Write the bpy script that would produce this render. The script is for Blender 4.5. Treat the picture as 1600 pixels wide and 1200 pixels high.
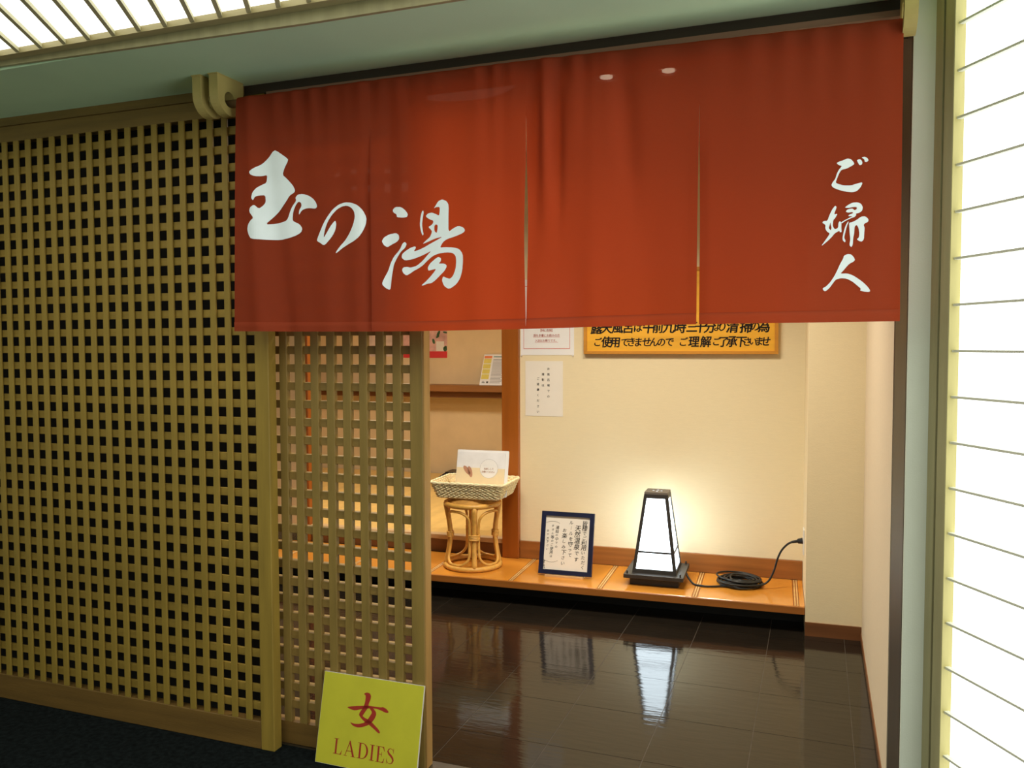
import bpy, bmesh, math, random
from mathutils import Vector, Matrix
random.seed(7)
SC = bpy.context.scene
COL = SC.collection
for o in list(bpy.data.objects):
    bpy.data.objects.remove(o, do_unlink=True)

# ------------------------------------------------------------------ camera
YAW, PITCH, ROLL = math.radians(20.25), math.radians(2.656), math.radians(-0.152)
cd = bpy.data.cameras.new('camera')
cd.sensor_fit = 'HORIZONTAL'; cd.sensor_width = 36.0
cd.lens = 1294.0 / 1600.0 * 36.0
cd.clip_start = 0.02; cd.clip_end = 60
cam = bpy.data.objects.new('camera', cd); COL.objects.link(cam)
fw = Vector((-math.sin(YAW) * math.cos(PITCH), math.cos(YAW) * math.cos(PITCH), -math.sin(PITCH)))
rt = Vector((math.cos(YAW), math.sin(YAW), 0)); up = rt.cross(fw)
rt2 = rt * math.cos(ROLL) + up * math.sin(ROLL); up2 = rt2.cross(fw)
m = Matrix((rt2, up2, -fw)).transposed().to_4x4(); m.translation = (0, 0, 1.3)
cam.matrix_world = m
SC.camera = cam

# ------------------------------------------------------------------ world, exposure
w = bpy.data.worlds.new('world'); SC.world = w; w.use_nodes = True
w.node_tree.nodes['Background'].inputs[0].default_value = (0.88, 1.0, 0.86, 1)
w.node_tree.nodes['Background'].inputs[1].default_value = 0.34
vs = SC.view_settings
SC.display_settings.display_device = 'sRGB'
vs.view_transform = 'Standard'; vs.look = 'None'; vs.gamma = 1.0; vs.exposure = 0.0
vs.use_curve_mapping = False
# strengths of the lamps the place has (used by the builders below)
CEILING_PANEL = (0.98, 1.0, 0.93, 2.1)     # colour, strength of the corridor ceiling light
SHOJI_PANEL = (0.96, 1.0, 0.97, 2.6)       # paper wall light
DOWNLIGHT = (1.0, 0.91, 0.76)              # warm halogen
DOWN_W, FLUSH_W, DOWN_ALC_W = 9.6, 20.5, 26.0
LANTERN = (0.80, 0.93, 1.0, 6.0)

# ------------------------------------------------------------------ helpers
MATS = {}
def lin(h):
    h = h.lstrip('#'); c = [int(h[i:i + 2], 16) / 255 for i in (0, 2, 4)]
    return tuple((x / 12.92 if x <= .04045 else ((x + .055) / 1.055) ** 2.4) for x in c)
def new_mat(name):
    mt = bpy.data.materials.new(name); mt.use_nodes = True; MATS[name] = mt
    return mt, mt.node_tree.nodes, mt.node_tree.links
def mat(name, col, rough=.6, var=.12, scale=8, bump=0., bscale=200, spec=.4, stretch=(1, 1, 1), metal=0., detail=4, bdist=.002, coat=0.):
    mt, N, L = new_mat(name); b = N['Principled BSDF']
    b.inputs['Roughness'].default_value = rough; b.inputs['Specular IOR Level'].default_value = spec
    b.inputs['Metallic'].default_value = metal; b.inputs['Coat Weight'].default_value = coat
    b.inputs['Coat Roughness'].default_value = .12
    tc = N.new('ShaderNodeTexCoord'); mp = N.new('ShaderNodeMapping'); mp.inputs['Scale'].default_value = stretch
    L.new(tc.outputs['Object'], mp.inputs[0])
    nz = N.new('ShaderNodeTexNoise'); nz.inputs['Scale'].default_value = scale; nz.inputs['Detail'].default_value = detail
    L.new(mp.outputs[0], nz.inputs['Vector'])
    mx = N.new('ShaderNodeMix'); mx.data_type = 'RGBA'
    mx.inputs[6].default_value = tuple(max(0, c * (1 - var)) for c in col) + (1,)
    mx.inputs[7].default_value = tuple(min(1, c * (1 + var)) for c in col) + (1,)
    rp = N.new('ShaderNodeValToRGB'); rp.color_ramp.elements[0].position = .3; rp.color_ramp.elements[1].position = .7
    L.new(nz.outputs[0], rp.inputs[0]); L.new(rp.outputs[0], mx.inputs[0]); L.new(mx.outputs[2], b.inputs['Base Color'])
    if bump > 0:
        n2 = N.new('ShaderNodeTexNoise'); n2.inputs['Scale'].default_value = bscale; n2.inputs['Detail'].default_value = 3
        L.new(mp.outputs[0], n2.inputs['Vector'])
        bp = N.new('ShaderNodeBump'); bp.inputs['Strength'].default_value = bump; bp.inputs['Distance'].default_value = bdist
        L.new(n2.outputs[0], bp.inputs['Height']); L.new(bp.outputs[0], b.inputs['Normal'])
    return mt
def emis(name, col, s):
    mt, N, L = new_mat(name); N.remove(N['Principled BSDF'])
    e = N.new('ShaderNodeEmission'); e.inputs[0].default_value = tuple(col) + (1,); e.inputs[1].default_value = s
    L.new(e.outputs[0], N['Material Output'].inputs[0]); return mt

class MB:
    """collects verts and faces of one mesh"""
    def __init__(s): s.v = []; s.f = []
    def box(s, x0, x1, y0, y1, z0, z1):
        i = len(s.v)
        s.v += [(x0, y0, z0), (x1, y0, z0), (x1, y1, z0), (x0, y1, z0), (x0, y0, z1), (x1, y0, z1), (x1, y1, z1), (x0, y1, z1)]
        s.f += [tuple(i + k for k in q) for q in ((0, 3, 2, 1), (4, 5, 6, 7), (0, 1, 5, 4), (1, 2, 6, 5), (2, 3, 7, 6), (3, 0, 4, 7))]
        return s
    def hexa(s, pts):
        i = len(s.v); s.v += [tuple(p) for p in pts]
        s.f += [tuple(i + k for k in q) for q in ((0, 3, 2, 1), (4, 5, 6, 7), (0, 1, 5, 4), (1, 2, 6, 5), (2, 3, 7, 6), (3, 0, 4, 7))]
        return s
    def poly(s, pts):
        i = len(s.v); s.v += [tuple(p) for p in pts]; s.f.append(tuple(range(i, i + len(pts)))); return s
    def prism(s, pts, z0, z1):
        """pts: CCW 2D outline (x, y), extruded in z"""
        n = len(pts); i = len(s.v)
        s.v += [(x, y, z0) for x, y in pts] + [(x, y, z1) for x, y in pts]
        s.f.append(tuple(i + k for k in reversed(range(n)))); s.f.append(tuple(i + n + k for k in range(n)))
        for k in range(n):
            j = (k + 1) % n; s.f.append((i + k, i + j, i + n + j, i + n + k))
        return s
    def cyl(s, c, r, z0, z1, n=20, r2=None):
        r2 = r if r2 is None else r2; i = len(s.v)
        for k in range(n):
            a = 2 * math.pi * k / n
            s.v.append((c[0] + r * math.cos(a), c[1] + r * math.sin(a), z0))
        for k in range(n):
            a = 2 * math.pi * k / n
            s.v.append((c[0] + r2 * math.cos(a), c[1] + r2 * math.sin(a), z1))
        s.f.append(tuple(i + k for k in reversed(range(n)))); s.f.append(tuple(i + n + k for k in range(n)))
        for k in range(n):
            j = (k + 1) % n; s.f.append((i + k, i + j, i + n + j, i + n + k))
        return s
    def tube(s, pts, r, n=8, closed=False):
        P = [Vector(p) for p in pts]; N_ = len(P); base = len(s.v); prev = None
        rr = r if isinstance(r, (list, tuple)) else [r] * N_
        for k in range(N_):
            if closed: t = P[(k + 1) % N_] - P[k - 1]
            else: t = P[min(k + 1, N_ - 1)] - P[max(k - 1, 0)]
            t.normalize()
            if prev is None:
                a = Vector((0, 0, 1)) if abs(t.z) < .9 else Vector((1, 0, 0))
                nn = t.cross(a).normalized()
            else:
                nn = (prev - t * prev.dot(t)).normalized()
            prev = nn; bn = t.cross(nn)
            for q in range(n):
                a = 2 * math.pi * q / n
                s.v.append(tuple(P[k] + (nn * math.cos(a) + bn * math.sin(a)) * rr[k]))
        for k in range(N_ if closed else N_ - 1):
            a = base + k * n; b = base + ((k + 1) % N_) * n
            for q in range(n):
                q2 = (q + 1) % n; s.f.append((a + q, a + q2, b + q2, b + q))
        if not closed:
            s.f.append(tuple(base + q for q in reversed(range(n)))); s.f.append(tuple(base + (N_ - 1) * n + q for q in range(n)))
        return s
    def mesh(s, name, smooth=False, bevel=0., fix=True):
        me = bpy.data.meshes.new(name); me.from_pydata(s.v, [], s.f); me.update()
        bm = bmesh.new(); bm.from_mesh(me)
        if fix: bmesh.ops.recalc_face_normals(bm, faces=bm.faces)
        if bevel > 0:
            bmesh.ops.bevel(bm, geom=[e for e in bm.edges if len(e.link_faces) == 2 and e.calc_face_angle(0) > .5], offset=bevel, segments=1, profile=.5, affect='EDGES')
        bm.to_mesh(me); bm.free()
        if smooth:
            for p in me.polygons: p.use_smooth = True
        return me

def obj(name, me, m=None, parent=None, loc=(0, 0, 0), rot=(0, 0, 0), smooth=False, bevel=0., fix=True):
    if isinstance(me, MB): me = me.mesh(name, smooth, bevel, fix)
    o = bpy.data.objects.new(name, me); COL.objects.link(o)
    if m is not None and not me.materials: me.materials.append(MATS[m])
    o.location = loc; o.rotation_euler = rot
    if parent is not None: o.parent = parent
    return o
def tag(o, label, cat, group=None):
    o['label'] = label; o['category'] = cat
    if group: o['group'] = group
    return o
def thing(name, label, cat, loc=(0, 0, 0), rz=0., group=None):
    o = bpy.data.objects.new(name, None); COL.objects.link(o); o.empty_display_size = .05
    o.location = loc; o.rotation_euler = (0, 0, rz)
    return tag(o, label, cat, group)
def struct(name, me, m, loc=(0, 0, 0), rz=0., label=None, **k):
    o = obj(name, me, m, None, loc, (0, 0, rz), **k); o['kind'] = 'structure'
    if label: o['label'] = label
    return o

# the vestibule behind the facade is turned a little: local axes u (along its back wall), v (depth)
BETA = math.radians(2.4); OU = Vector((-.043, 3.895, 0))
def W(u, v, z=0.):
    return (OU.x + u * math.cos(BETA) - v * math.sin(BETA), OU.y + u * math.sin(BETA) + v * math.cos(BETA), z)
def istruct(name, me, m, label=None, **k): return struct(name, me, m, tuple(OU), BETA, label, **k)
def ithing(name, label, cat, u, v, z, rz=0., group=None): return thing(name, label, cat, W(u, v, z), BETA + rz, group)

# flat print: outlines to filled meshes, and glyphs from the built-in font
def chaikin(p, it=1):
    for _ in range(it):
        q = []
        for k in range(len(p)):
            a, b = p[k], p[(k + 1) % len(p)]
            q.append((a[0] * .8 + b[0] * .2, a[1] * .8 + b[1] * .2)); q.append((a[0] * .2 + b[0] * .8, a[1] * .2 + b[1] * .8))
        p = q
    return p
def fill(polys, smooth=1):
    """2D outlines (inner ones become holes) -> (verts2d, faces)"""
    c = bpy.data.curves.new('tmp', 'CURVE'); c.dimensions = '2D'; c.fill_mode = 'BOTH'
    for p in polys:
        if smooth: p = chaikin(p, smooth)
        sp = c.splines.new('POLY'); sp.points.add(len(p) - 1)
        for k, (x, y) in enumerate(p): sp.points[k].co = (x, y, 0, 1)
        sp.use_cyclic_u = True
    o = bpy.data.objects.new('tmp', c); COL.objects.link(o)
    me = bpy.data.meshes.new_from_object(o.evaluated_get(bpy.context.evaluated_depsgraph_get()))
    r = [(v.co.x, v.co.y) for v in me.vertices], [tuple(f.vertices) for f in me.polygons]
    bpy.data.objects.remove(o); bpy.data.curves.remove(c); bpy.data.meshes.remove(me)
    return r
GL = {}
def glyph(ch, bold=0.):
    k = (ch, bold)
    if k not in GL:
        c = bpy.data.curves.new('tmp', 'FONT'); c.body = ch; c.size = 1; c.offset = bold; c.resolution_u = 3
        o = bpy.data.objects.new('tmp', c); COL.objects.link(o)
        me = bpy.data.meshes.new_from_object(o.evaluated_get(bpy.context.evaluated_depsgraph_get()))
        GL[k] = ([(v.co.x, v.co.y) for v in me.vertices], [tuple(f.vertices) for f in me.polygons])
        bpy.data.objects.remove(o); bpy.data.curves.remove(c); bpy.data.meshes.remove(me)
    return GL[k]
_r = glyph('国')[0]
GX = (min(v[0] for v in _r) + max(v[0] for v in _r)) / 2; GY = (min(v[1] for v in _r) + max(v[1] for v in _r)) / 2
GS = 1 / max(1e-3, (max(v[1] for v in _r) - min(v[1] for v in _r)))
def put_glyph(mb, ch, x, z, size, bold=0., y=0., sx=1., slant=0.):
    """glyph standing in the xz plane, centred on (x, z)"""
    vs_, fs = glyph(ch)
    sh_ = [(0, 0)] if bold <= 0 else [(-bold, 0), (bold, 0), (0, -bold * .7), (0, bold * .7)]
    for dx, dz in sh_:
        i = len(mb.v)
        for a, b in vs_:
            a = ((a - GX) * GS * .92 + dx) * size * sx; b = ((b - GY) * GS * .92 + dz) * size
            mb.v.append((x + a + slant * b, y, z + b))
        mb.f += [tuple(i + k for k in f) for f in fs]
def row_text(mb, s, x, z, size, step, **k):
    for q, ch in enumerate(s):
        if ch not in ' 　': put_glyph(mb, ch, x + q * step, z, size, **k)
def col_text(mb, s, x, z, size, step, **k):
    for q, ch in enumerate(s):
        if ch not in ' 　': put_glyph(mb, '︱' if ch == 'ー' else ch, x, z - q * step, size, **k)

# brush outlines traced in metres on the cloth (x, z) and on the sign
NOREN_CHARS = {
 'tama': [
  [(-1.5075,1.8778),(-1.4651,1.8488),(-1.4663,1.8420),(-1.4777,1.8243),(-1.4853,1.8040),(-1.4700,1.7912),(-1.4509,1.7714),(-1.4435,1.7570),(-1.4458,1.7502),(-1.4625,1.7420),(-1.4739,1.7264),(-1.4968,1.7022),(-1.5225,1.6825),(-1.5473,1.6618),(-1.5144,1.6629),(-1.4778,1.6684),(-1.4693,1.6763),(-1.4617,1.6954),(-1.4542,1.7099),(-1.4407,1.7257),(-1.4433,1.7352),(-1.4349,1.7439),(-1.4184,1.7447),(-1.3966,1.7377),(-1.3805,1.7275),(-1.3699,1.7153),(-1.3663,1.7037),(-1.3728,1.6981),(-1.3945,1.7017),(-1.4081,1.7016),(-1.4219,1.6978),(-1.4332,1.6831),(-1.4312,1.6983),(-1.4234,1.7094),(-1.4243,1.7187),(-1.4330,1.7234),(-1.4420,1.7138),(-1.4512,1.6948),(-1.4538,1.6717),(-1.4500,1.6659),(-1.4309,1.6575),(-1.4212,1.6445),(-1.4258,1.6331),(-1.4425,1.6246),(-1.4648,1.6187),(-1.4984,1.6147),(-1.5436,1.6163),(-1.5894,1.6198),(-1.6006,1.6323),(-1.6072,1.6492),(-1.6029,1.6633),(-1.5911,1.6745),(-1.5794,1.6819),(-1.5963,1.7009),(-1.5932,1.7126),(-1.5786,1.7211),(-1.5646,1.7085),(-1.5530,1.7172),(-1.5454,1.7276),(-1.5467,1.7484),(-1.5638,1.7476),(-1.5753,1.7446),(-1.5813,1.7331),(-1.5880,1.7406),(-1.5836,1.7569),(-1.5719,1.7703),(-1.5575,1.7787),(-1.5431,1.7847),(-1.5398,1.8079),(-1.5569,1.8045),(-1.5769,1.8050),(-1.5912,1.8108),(-1.5956,1.8191),(-1.5793,1.8297),(-1.5562,1.8397),(-1.5332,1.8589),(-1.5188,1.8741)],
 ],
 'no': [
  [(-1.3689,1.6073),(-1.3633,1.6185),(-1.3549,1.6342),(-1.3439,1.6543),(-1.3302,1.6741),(-1.3139,1.6937),(-1.2951,1.7062),(-1.2739,1.7108),(-1.2530,1.7081),(-1.2322,1.7001),(-1.2169,1.6857),(-1.2078,1.6650),(-1.2096,1.6449),(-1.2176,1.6250),(-1.2282,1.6098),(-1.2440,1.5992),(-1.2651,1.5911),(-1.2863,1.5807),(-1.3051,1.5669),(-1.3066,1.5697),(-1.2942,1.5856),(-1.2754,1.6029),(-1.2594,1.6226),(-1.2460,1.6468),(-1.2405,1.6668),(-1.2429,1.6827),(-1.2532,1.6946),(-1.2688,1.7010),(-1.2846,1.6997),(-1.3006,1.6929),(-1.3167,1.6779),(-1.3304,1.6581),(-1.3387,1.6380),(-1.3433,1.6198),(-1.3434,1.6130),(-1.3336,1.6262),(-1.3226,1.6440),(-1.3117,1.6571),(-1.3064,1.6605),(-1.3039,1.6499),(-1.3067,1.6341),(-1.3150,1.6185),(-1.3258,1.6053),(-1.3394,1.5921),(-1.3475,1.5925),(-1.3555,1.5984),(-1.3662,1.6035)],
 ],
 'yu': [
  [(-1.1265,1.6826),(-1.1174,1.6896),(-1.0974,1.6875),(-1.0850,1.6780),(-1.0767,1.6665),(-1.0802,1.6592),(-1.0927,1.6577),(-1.1127,1.6606),(-1.1136,1.6686),(-1.1251,1.6750)],
  [(-1.1604,1.5954),(-1.1537,1.6062),(-1.1384,1.6144),(-1.1157,1.6169),(-1.1067,1.6107),(-1.1058,1.5995),(-1.1134,1.5919),(-1.1311,1.5851),(-1.1438,1.5781),(-1.1539,1.5839)],
  [(-1.1010,1.5749),(-1.0959,1.5858),(-1.0884,1.5908),(-1.0819,1.5852),(-1.0870,1.5743),(-1.1011,1.5639),(-1.1139,1.5466),(-1.1241,1.5292),(-1.1279,1.5115),(-1.1321,1.4893),(-1.1350,1.4625),(-1.1386,1.4581),(-1.1502,1.4638),(-1.1593,1.4722),(-1.1602,1.4789),(-1.1524,1.4944),(-1.1420,1.5120),(-1.1342,1.5340),(-1.1239,1.5514),(-1.1087,1.5651)],
  [(-1.0308,1.6748),(-1.0274,1.6702),(-1.0310,1.6529),(-1.0336,1.6356),(-1.0313,1.6179),(-1.0289,1.6091),(-1.0323,1.6049),(-1.0372,1.6160),(-1.0409,1.6360),(-1.0383,1.6555),(-1.0347,1.6685)],
  [(-0.9957,1.6771),(-0.9893,1.6854),(-0.9820,1.6958),(-0.9699,1.7006),(-0.9556,1.6941),(-0.9500,1.6830),(-0.9512,1.6485),(-0.9514,1.6105),(-0.9370,1.6197),(-0.9204,1.6261),(-0.9039,1.6193),(-0.8997,1.6113),(-0.9063,1.6052),(-0.9300,1.5978),(-0.9563,1.5917),(-0.9684,1.5844),(-0.9781,1.5696),(-0.9637,1.5703),(-0.9350,1.5678),(-0.9184,1.5627),(-0.9076,1.5493),(-0.9068,1.5299),(-0.9093,1.5041),(-0.9165,1.4827),(-0.9285,1.4679),(-0.9453,1.4575),(-0.9549,1.4565),(-0.9668,1.4646),(-0.9730,1.4801),(-0.9691,1.4909),(-0.9595,1.4862),(-0.9475,1.4828),(-0.9379,1.4921),(-0.9306,1.5092),(-0.9281,1.5307),(-0.9304,1.5459),(-0.9399,1.5537),(-0.9590,1.5558),(-0.9831,1.5533),(-0.9977,1.5486),(-1.0050,1.5445),(-1.0197,1.5342),(-1.0321,1.5236),(-1.0469,1.5154),(-1.0618,1.5092),(-1.0718,1.5029),(-1.0843,1.4967),(-1.0942,1.5037),(-1.0982,1.5127),(-1.0941,1.5201),(-1.0816,1.5210),(-1.0716,1.5184),(-1.0518,1.5230),(-1.0320,1.5368),(-1.0147,1.5537),(-1.0049,1.5620),(-1.0245,1.5541),(-1.0417,1.5482),(-1.0665,1.5412),(-1.0889,1.5390),(-1.0988,1.5469),(-1.0972,1.5570),(-1.0861,1.5654),(-1.0711,1.5736),(-1.0562,1.5774),(-1.0538,1.5729),(-1.0613,1.5631),(-1.0465,1.5660),(-1.0267,1.5730),(-1.0096,1.5810),(-0.9925,1.5881),(-0.9683,1.5992),(-0.9925,1.5951),(-1.0193,1.5858),(-1.0330,1.5821),(-1.0217,1.5912),(-1.0094,1.5994),(-1.0045,1.6079),(-1.0020,1.6165),(-1.0141,1.6280),(-1.0043,1.6318),(-0.9979,1.6380),(-0.9979,1.6446),(-1.0066,1.6472),(-1.0187,1.6544),(-1.0211,1.6589),(-1.0138,1.6651),(-1.0016,1.6665),(-0.9895,1.6615),(-0.9799,1.6566),(-0.9774,1.6673),(-0.9773,1.6803),(-0.9894,1.6802)],
  [(-0.9947,1.6161),(-0.9946,1.6292),(-0.9897,1.6341),(-0.9840,1.6308),(-0.9850,1.6200),(-0.9875,1.6092)],
  [(-1.0375,1.4688),(-1.0226,1.4794),(-1.0079,1.4921),(-0.9956,1.5048),(-0.9907,1.5121),(-1.0053,1.5095),(-1.0151,1.5077),(-1.0174,1.5165),(-1.0100,1.5272),(-0.9929,1.5397),(-0.9832,1.5446),(-0.9745,1.5403),(-0.9760,1.5316),(-0.9833,1.5262),(-0.9640,1.5255),(-0.9568,1.5188),(-0.9641,1.5060),(-0.9787,1.4934),(-0.9933,1.4807),(-1.0056,1.4732),(-1.0202,1.4718),(-1.0350,1.4669)],
 ],
 'go': [
  [(0.0349,1.7201),(0.0401,1.7230),(0.0493,1.7255),(0.0585,1.7291),(0.0662,1.7268),(0.0724,1.7188),(0.0731,1.7145),(0.0664,1.7105),(0.0558,1.7054),(0.0466,1.7044),(0.0420,1.6982),(0.0375,1.6870),(0.0337,1.6758),(0.0393,1.6721),(0.0517,1.6680),(0.0671,1.6669),(0.0793,1.6703),(0.0899,1.6725),(0.0914,1.6701),(0.0870,1.6606),(0.0795,1.6530),(0.0704,1.6510),(0.0550,1.6536),(0.0395,1.6589),(0.0286,1.6646),(0.0245,1.6699),(0.0269,1.6763),(0.0329,1.6841),(0.0359,1.6954),(0.0404,1.7049),(0.0449,1.7101),(0.0464,1.7133),(0.0402,1.7148)],
  [(0.0784,1.7232),(0.0830,1.7255),(0.0875,1.7241),(0.0907,1.7174),(0.0892,1.7126),(0.0847,1.7113),(0.0816,1.7165)],
  [(0.0884,1.7289),(0.0950,1.7304),(0.1011,1.7263),(0.1036,1.7212),(0.0998,1.7176),(0.0952,1.7186),(0.0945,1.7236),(0.0918,1.7261)],
 ],
 'fu': [
  [(0.0338,1.6231),(0.0370,1.6192),(0.0325,1.6066),(0.0320,1.6024),(0.0391,1.6039),(0.0342,1.5943),(0.0297,1.5893),(0.0289,1.5754),(0.0340,1.5678),(0.0408,1.5715),(0.0412,1.5830),(0.0443,1.5868),(0.0477,1.5827),(0.0476,1.5711),(0.0487,1.5612),(0.0446,1.5607),(0.0434,1.5647),(0.0332,1.5586),(0.0286,1.5522),(0.0194,1.5427),(0.0101,1.5348),(0.0045,1.5307),(0.0116,1.5414),(0.0193,1.5527),(0.0229,1.5591),(0.0160,1.5644),(0.0127,1.5713),(0.0133,1.5795),(0.0057,1.5849),(0.0094,1.5890),(0.0172,1.5886),(0.0217,1.6023),(0.0277,1.6152)],
  [(0.0238,1.5856),(0.0220,1.5774),(0.0202,1.5712),(0.0247,1.5663),(0.0265,1.5722),(0.0245,1.5789)],
  [(0.0540,1.6169),(0.0616,1.6230),(0.0707,1.6274),(0.0814,1.6277),(0.0891,1.6239),(0.0929,1.6162),(0.0918,1.6081),(0.0864,1.6035),(0.0779,1.6017),(0.0797,1.5990),(0.0758,1.5943),(0.0667,1.5915),(0.0545,1.5856),(0.0484,1.5810),(0.0468,1.5837),(0.0560,1.5888),(0.0682,1.5947),(0.0712,1.5962),(0.0620,1.5967),(0.0635,1.5999),(0.0726,1.6033),(0.0711,1.6060),(0.0619,1.6049),(0.0563,1.6075),(0.0602,1.6126),(0.0709,1.6142),(0.0756,1.6097),(0.0802,1.6121),(0.0801,1.6170),(0.0724,1.6174),(0.0617,1.6158)],
  [(0.0607,1.5836),(0.0637,1.5851),(0.0593,1.5738),(0.0558,1.5575),(0.0541,1.5477),(0.0573,1.5409),(0.0561,1.5367),(0.0511,1.5419),(0.0504,1.5479),(0.0527,1.5610),(0.0562,1.5740)],
  [(0.0638,1.5818),(0.0714,1.5830),(0.0805,1.5875),(0.0896,1.5945),(0.0987,1.5946),(0.1055,1.5877),(0.1049,1.5819),(0.0974,1.5784),(0.0953,1.5752),(0.0976,1.5685),(0.0969,1.5555),(0.0965,1.5424),(0.0920,1.5370),(0.0859,1.5390),(0.0812,1.5431),(0.0857,1.5469),(0.0865,1.5560),(0.0845,1.5692),(0.0807,1.5760),(0.0762,1.5729),(0.0755,1.5565),(0.0735,1.5468),(0.0728,1.5304),(0.0698,1.5255),(0.0655,1.5300),(0.0674,1.5438),(0.0657,1.5570),(0.0649,1.5702)],
 ],
 'jin': [
  [(0.0541,1.5064),(0.0618,1.5101),(0.0695,1.5091),(0.0757,1.5022),(0.0783,1.4955),(0.0743,1.4914),(0.0667,1.4877),(0.0607,1.4813),(0.0531,1.4717),(0.0470,1.4652),(0.0609,1.4655),(0.0733,1.4611),(0.0857,1.4525),(0.0980,1.4422),(0.1073,1.4321),(0.1120,1.4237),(0.1090,1.4212),(0.0983,1.4224),(0.0898,1.4250),(0.0921,1.4292),(0.0828,1.4377),(0.0735,1.4462),(0.0611,1.4532),(0.0487,1.4546),(0.0378,1.4522),(0.0317,1.4441),(0.0241,1.4326),(0.0148,1.4245),(0.0100,1.4280),(0.0090,1.4324),(0.0162,1.4362),(0.0255,1.4460),(0.0346,1.4607),(0.0406,1.4738),(0.0466,1.4885),(0.0527,1.4998)],
 ],
}
ONNA = [
  [(0.1495,0.2226),(0.1538,0.2273),(0.1610,0.2293),(0.1696,0.2284),(0.1753,0.2220),(0.1752,0.2127),(0.1715,0.2020),(0.1690,0.1924),(0.1731,0.1889),(0.1655,0.1806),(0.1574,0.1672),(0.1523,0.1587),(0.1613,0.1545),(0.1739,0.1513),(0.1868,0.1454),(0.1999,0.1368),(0.2117,0.1285),(0.2186,0.1205),(0.2167,0.1167),(0.2105,0.1182),(0.1988,0.1255),(0.1781,0.1366),(0.1628,0.1425),(0.1482,0.1516),(0.1399,0.1596),(0.1414,0.1670),(0.1487,0.1782),(0.1537,0.1872),(0.1569,0.2020),(0.1573,0.2144),(0.1558,0.2214)],
  [(0.0945,0.1767),(0.1088,0.1812),(0.1281,0.1852),(0.1523,0.1890),(0.1739,0.1921),(0.1934,0.1918),(0.2127,0.1925),(0.2209,0.1946),(0.2321,0.1912),(0.2406,0.1843),(0.2394,0.1800),(0.2298,0.1797),(0.2136,0.1845),(0.1940,0.1868),(0.1724,0.1841),(0.1462,0.1783),(0.1249,0.1712),(0.1099,0.1723)],
  [(0.1749,0.1840),(0.1732,0.1879),(0.1867,0.1867),(0.1976,0.1771),(0.1997,0.1692),(0.1952,0.1564),(0.1868,0.1450),(0.1758,0.1353),(0.1596,0.1278),(0.1431,0.1233),(0.1282,0.1241),(0.1178,0.1287),(0.1109,0.1348),(0.1272,0.1321),(0.1442,0.1342),(0.1606,0.1401),(0.1715,0.1509),(0.1797,0.1643),(0.1846,0.1742)],
]

# ------------------------------------------------------------------ materials
mat('carpet', (.009, .012, .012), .95, .5, 60, .8, 500, .05, bdist=.004)
mat('lattice_wood', (.315, .205, .033), .5, .16, 5, .25, 60, .35, (6, 6, .6))
mat('lattice_wood_h', (.305, .195, .033), .5, .16, 5, .25, 60, .35, (.6, 6, 6))
mat('door_wood', (.27, .175, .042), .5, .16, 5, .25, 60, .35, (6, 6, .6))
mat('door_wood_h', (.25, .155, .038), .5, .16, 5, .25, 60, .35, (.6, 6, 6))
mat('rail_wood', (.23, .14, .034), .5, .18, 5, .25, 60, .35, (.5, 6, 6))
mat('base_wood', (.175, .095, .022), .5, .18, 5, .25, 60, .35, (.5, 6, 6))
mat('door_edge', (.42, .24, .07), .5, .15, 6, .2, 60, .3, (6, 6, .6))
mat('dark_backing', lin('#1b1510'), .8, .1)
mat('soffit', (.62, .85, .58), .9, .04, 3, .15, 250, .2)
mat('post_plaster', (.62, .64, .52), .85, .04, 3, .15, 250, .2)
mat('corridor_trim', (.38, .345, .18), .45, .12, 5, .2, 60, .35, (6, 6, .5))
mat('light_frame', (.42, .35, .17), .5, .12, 5, .2, 60, .3, (.5, 6, 6))
mat('kumiko', (.56, .52, .30), .5, .12, 6, .2, 80, .3)
mat('shoji_stile', (.52, .45, .17), .5, .08, 5, .1, 80, .3, (6, 6, .5))
mat('jamb', (.045, .032, .016), .5, .2, 5, .2, 60, .35, (6, 6, .5))
mat('header', (.05, .035, .022), .55, .2, 5, .2, 60, .3, (.5, 6, 6))
mat('rail_light', (.30, .17, .11), .5, .12, 5, .1, 60, .3, (.5, 6, 6))
mat('bracket_wood', (.50, .39, .13), .45, .15, 8, .2, 70, .35)
mat('rod_wood', (.20, .12, .06), .5, .1)
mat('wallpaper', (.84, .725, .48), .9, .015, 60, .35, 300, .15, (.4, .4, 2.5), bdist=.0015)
mat('wallpaper_shaded', (.70, .585, .42), .9, .015, 60, .3, 300, .15, (.4, .4, 2.5), bdist=.0015)  # same wallpaper, its colour darkened for the shade on the side wall
mat('alcove_wall', (.80, .62, .37), .9, .05, 6, .3, 250, .15)
mat('baseboard', (.30, .110, .024), .4, .22, 4, .15, 60, .4, (.5, 5, 8))
mat('baseboard_dark', (.17, .066, .022), .4, .18, 4, .15, 60, .4, (.5, 5, 8))
mat('step_wood', (.70, .285, .036), .22, .16, 3, .06, 50, .5, (1.2, .5, 1), coat=.5)
mat('step_edge', (.34, .12, .022), .35, .18, 4, .1, 50, .4, (.5, 4, 6))
mat('step_inlay', (.66, .42, .16), .4, .2, 12)
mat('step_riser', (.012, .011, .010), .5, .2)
mat('pillar_wood', (.34, .095, .009), .4, .14, 3, .1, 50, .4, (6, 6, .4))
mat('shelf_wood', (.30, .13, .04), .45, .2, 4, .1, 50, .35, (.5, 6, 6))
mat('raised_floor', (.72, .47, .15), .4, .1, 4, .05, 50, .35, (4, .4, 1))
mat('raised_trim', (.62, .42, .22), .45, .1, 4, .05, 50, .35, (.5, 4, 4))
mat('grout', (.09, .074, .056), .6, .3, 20)
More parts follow.
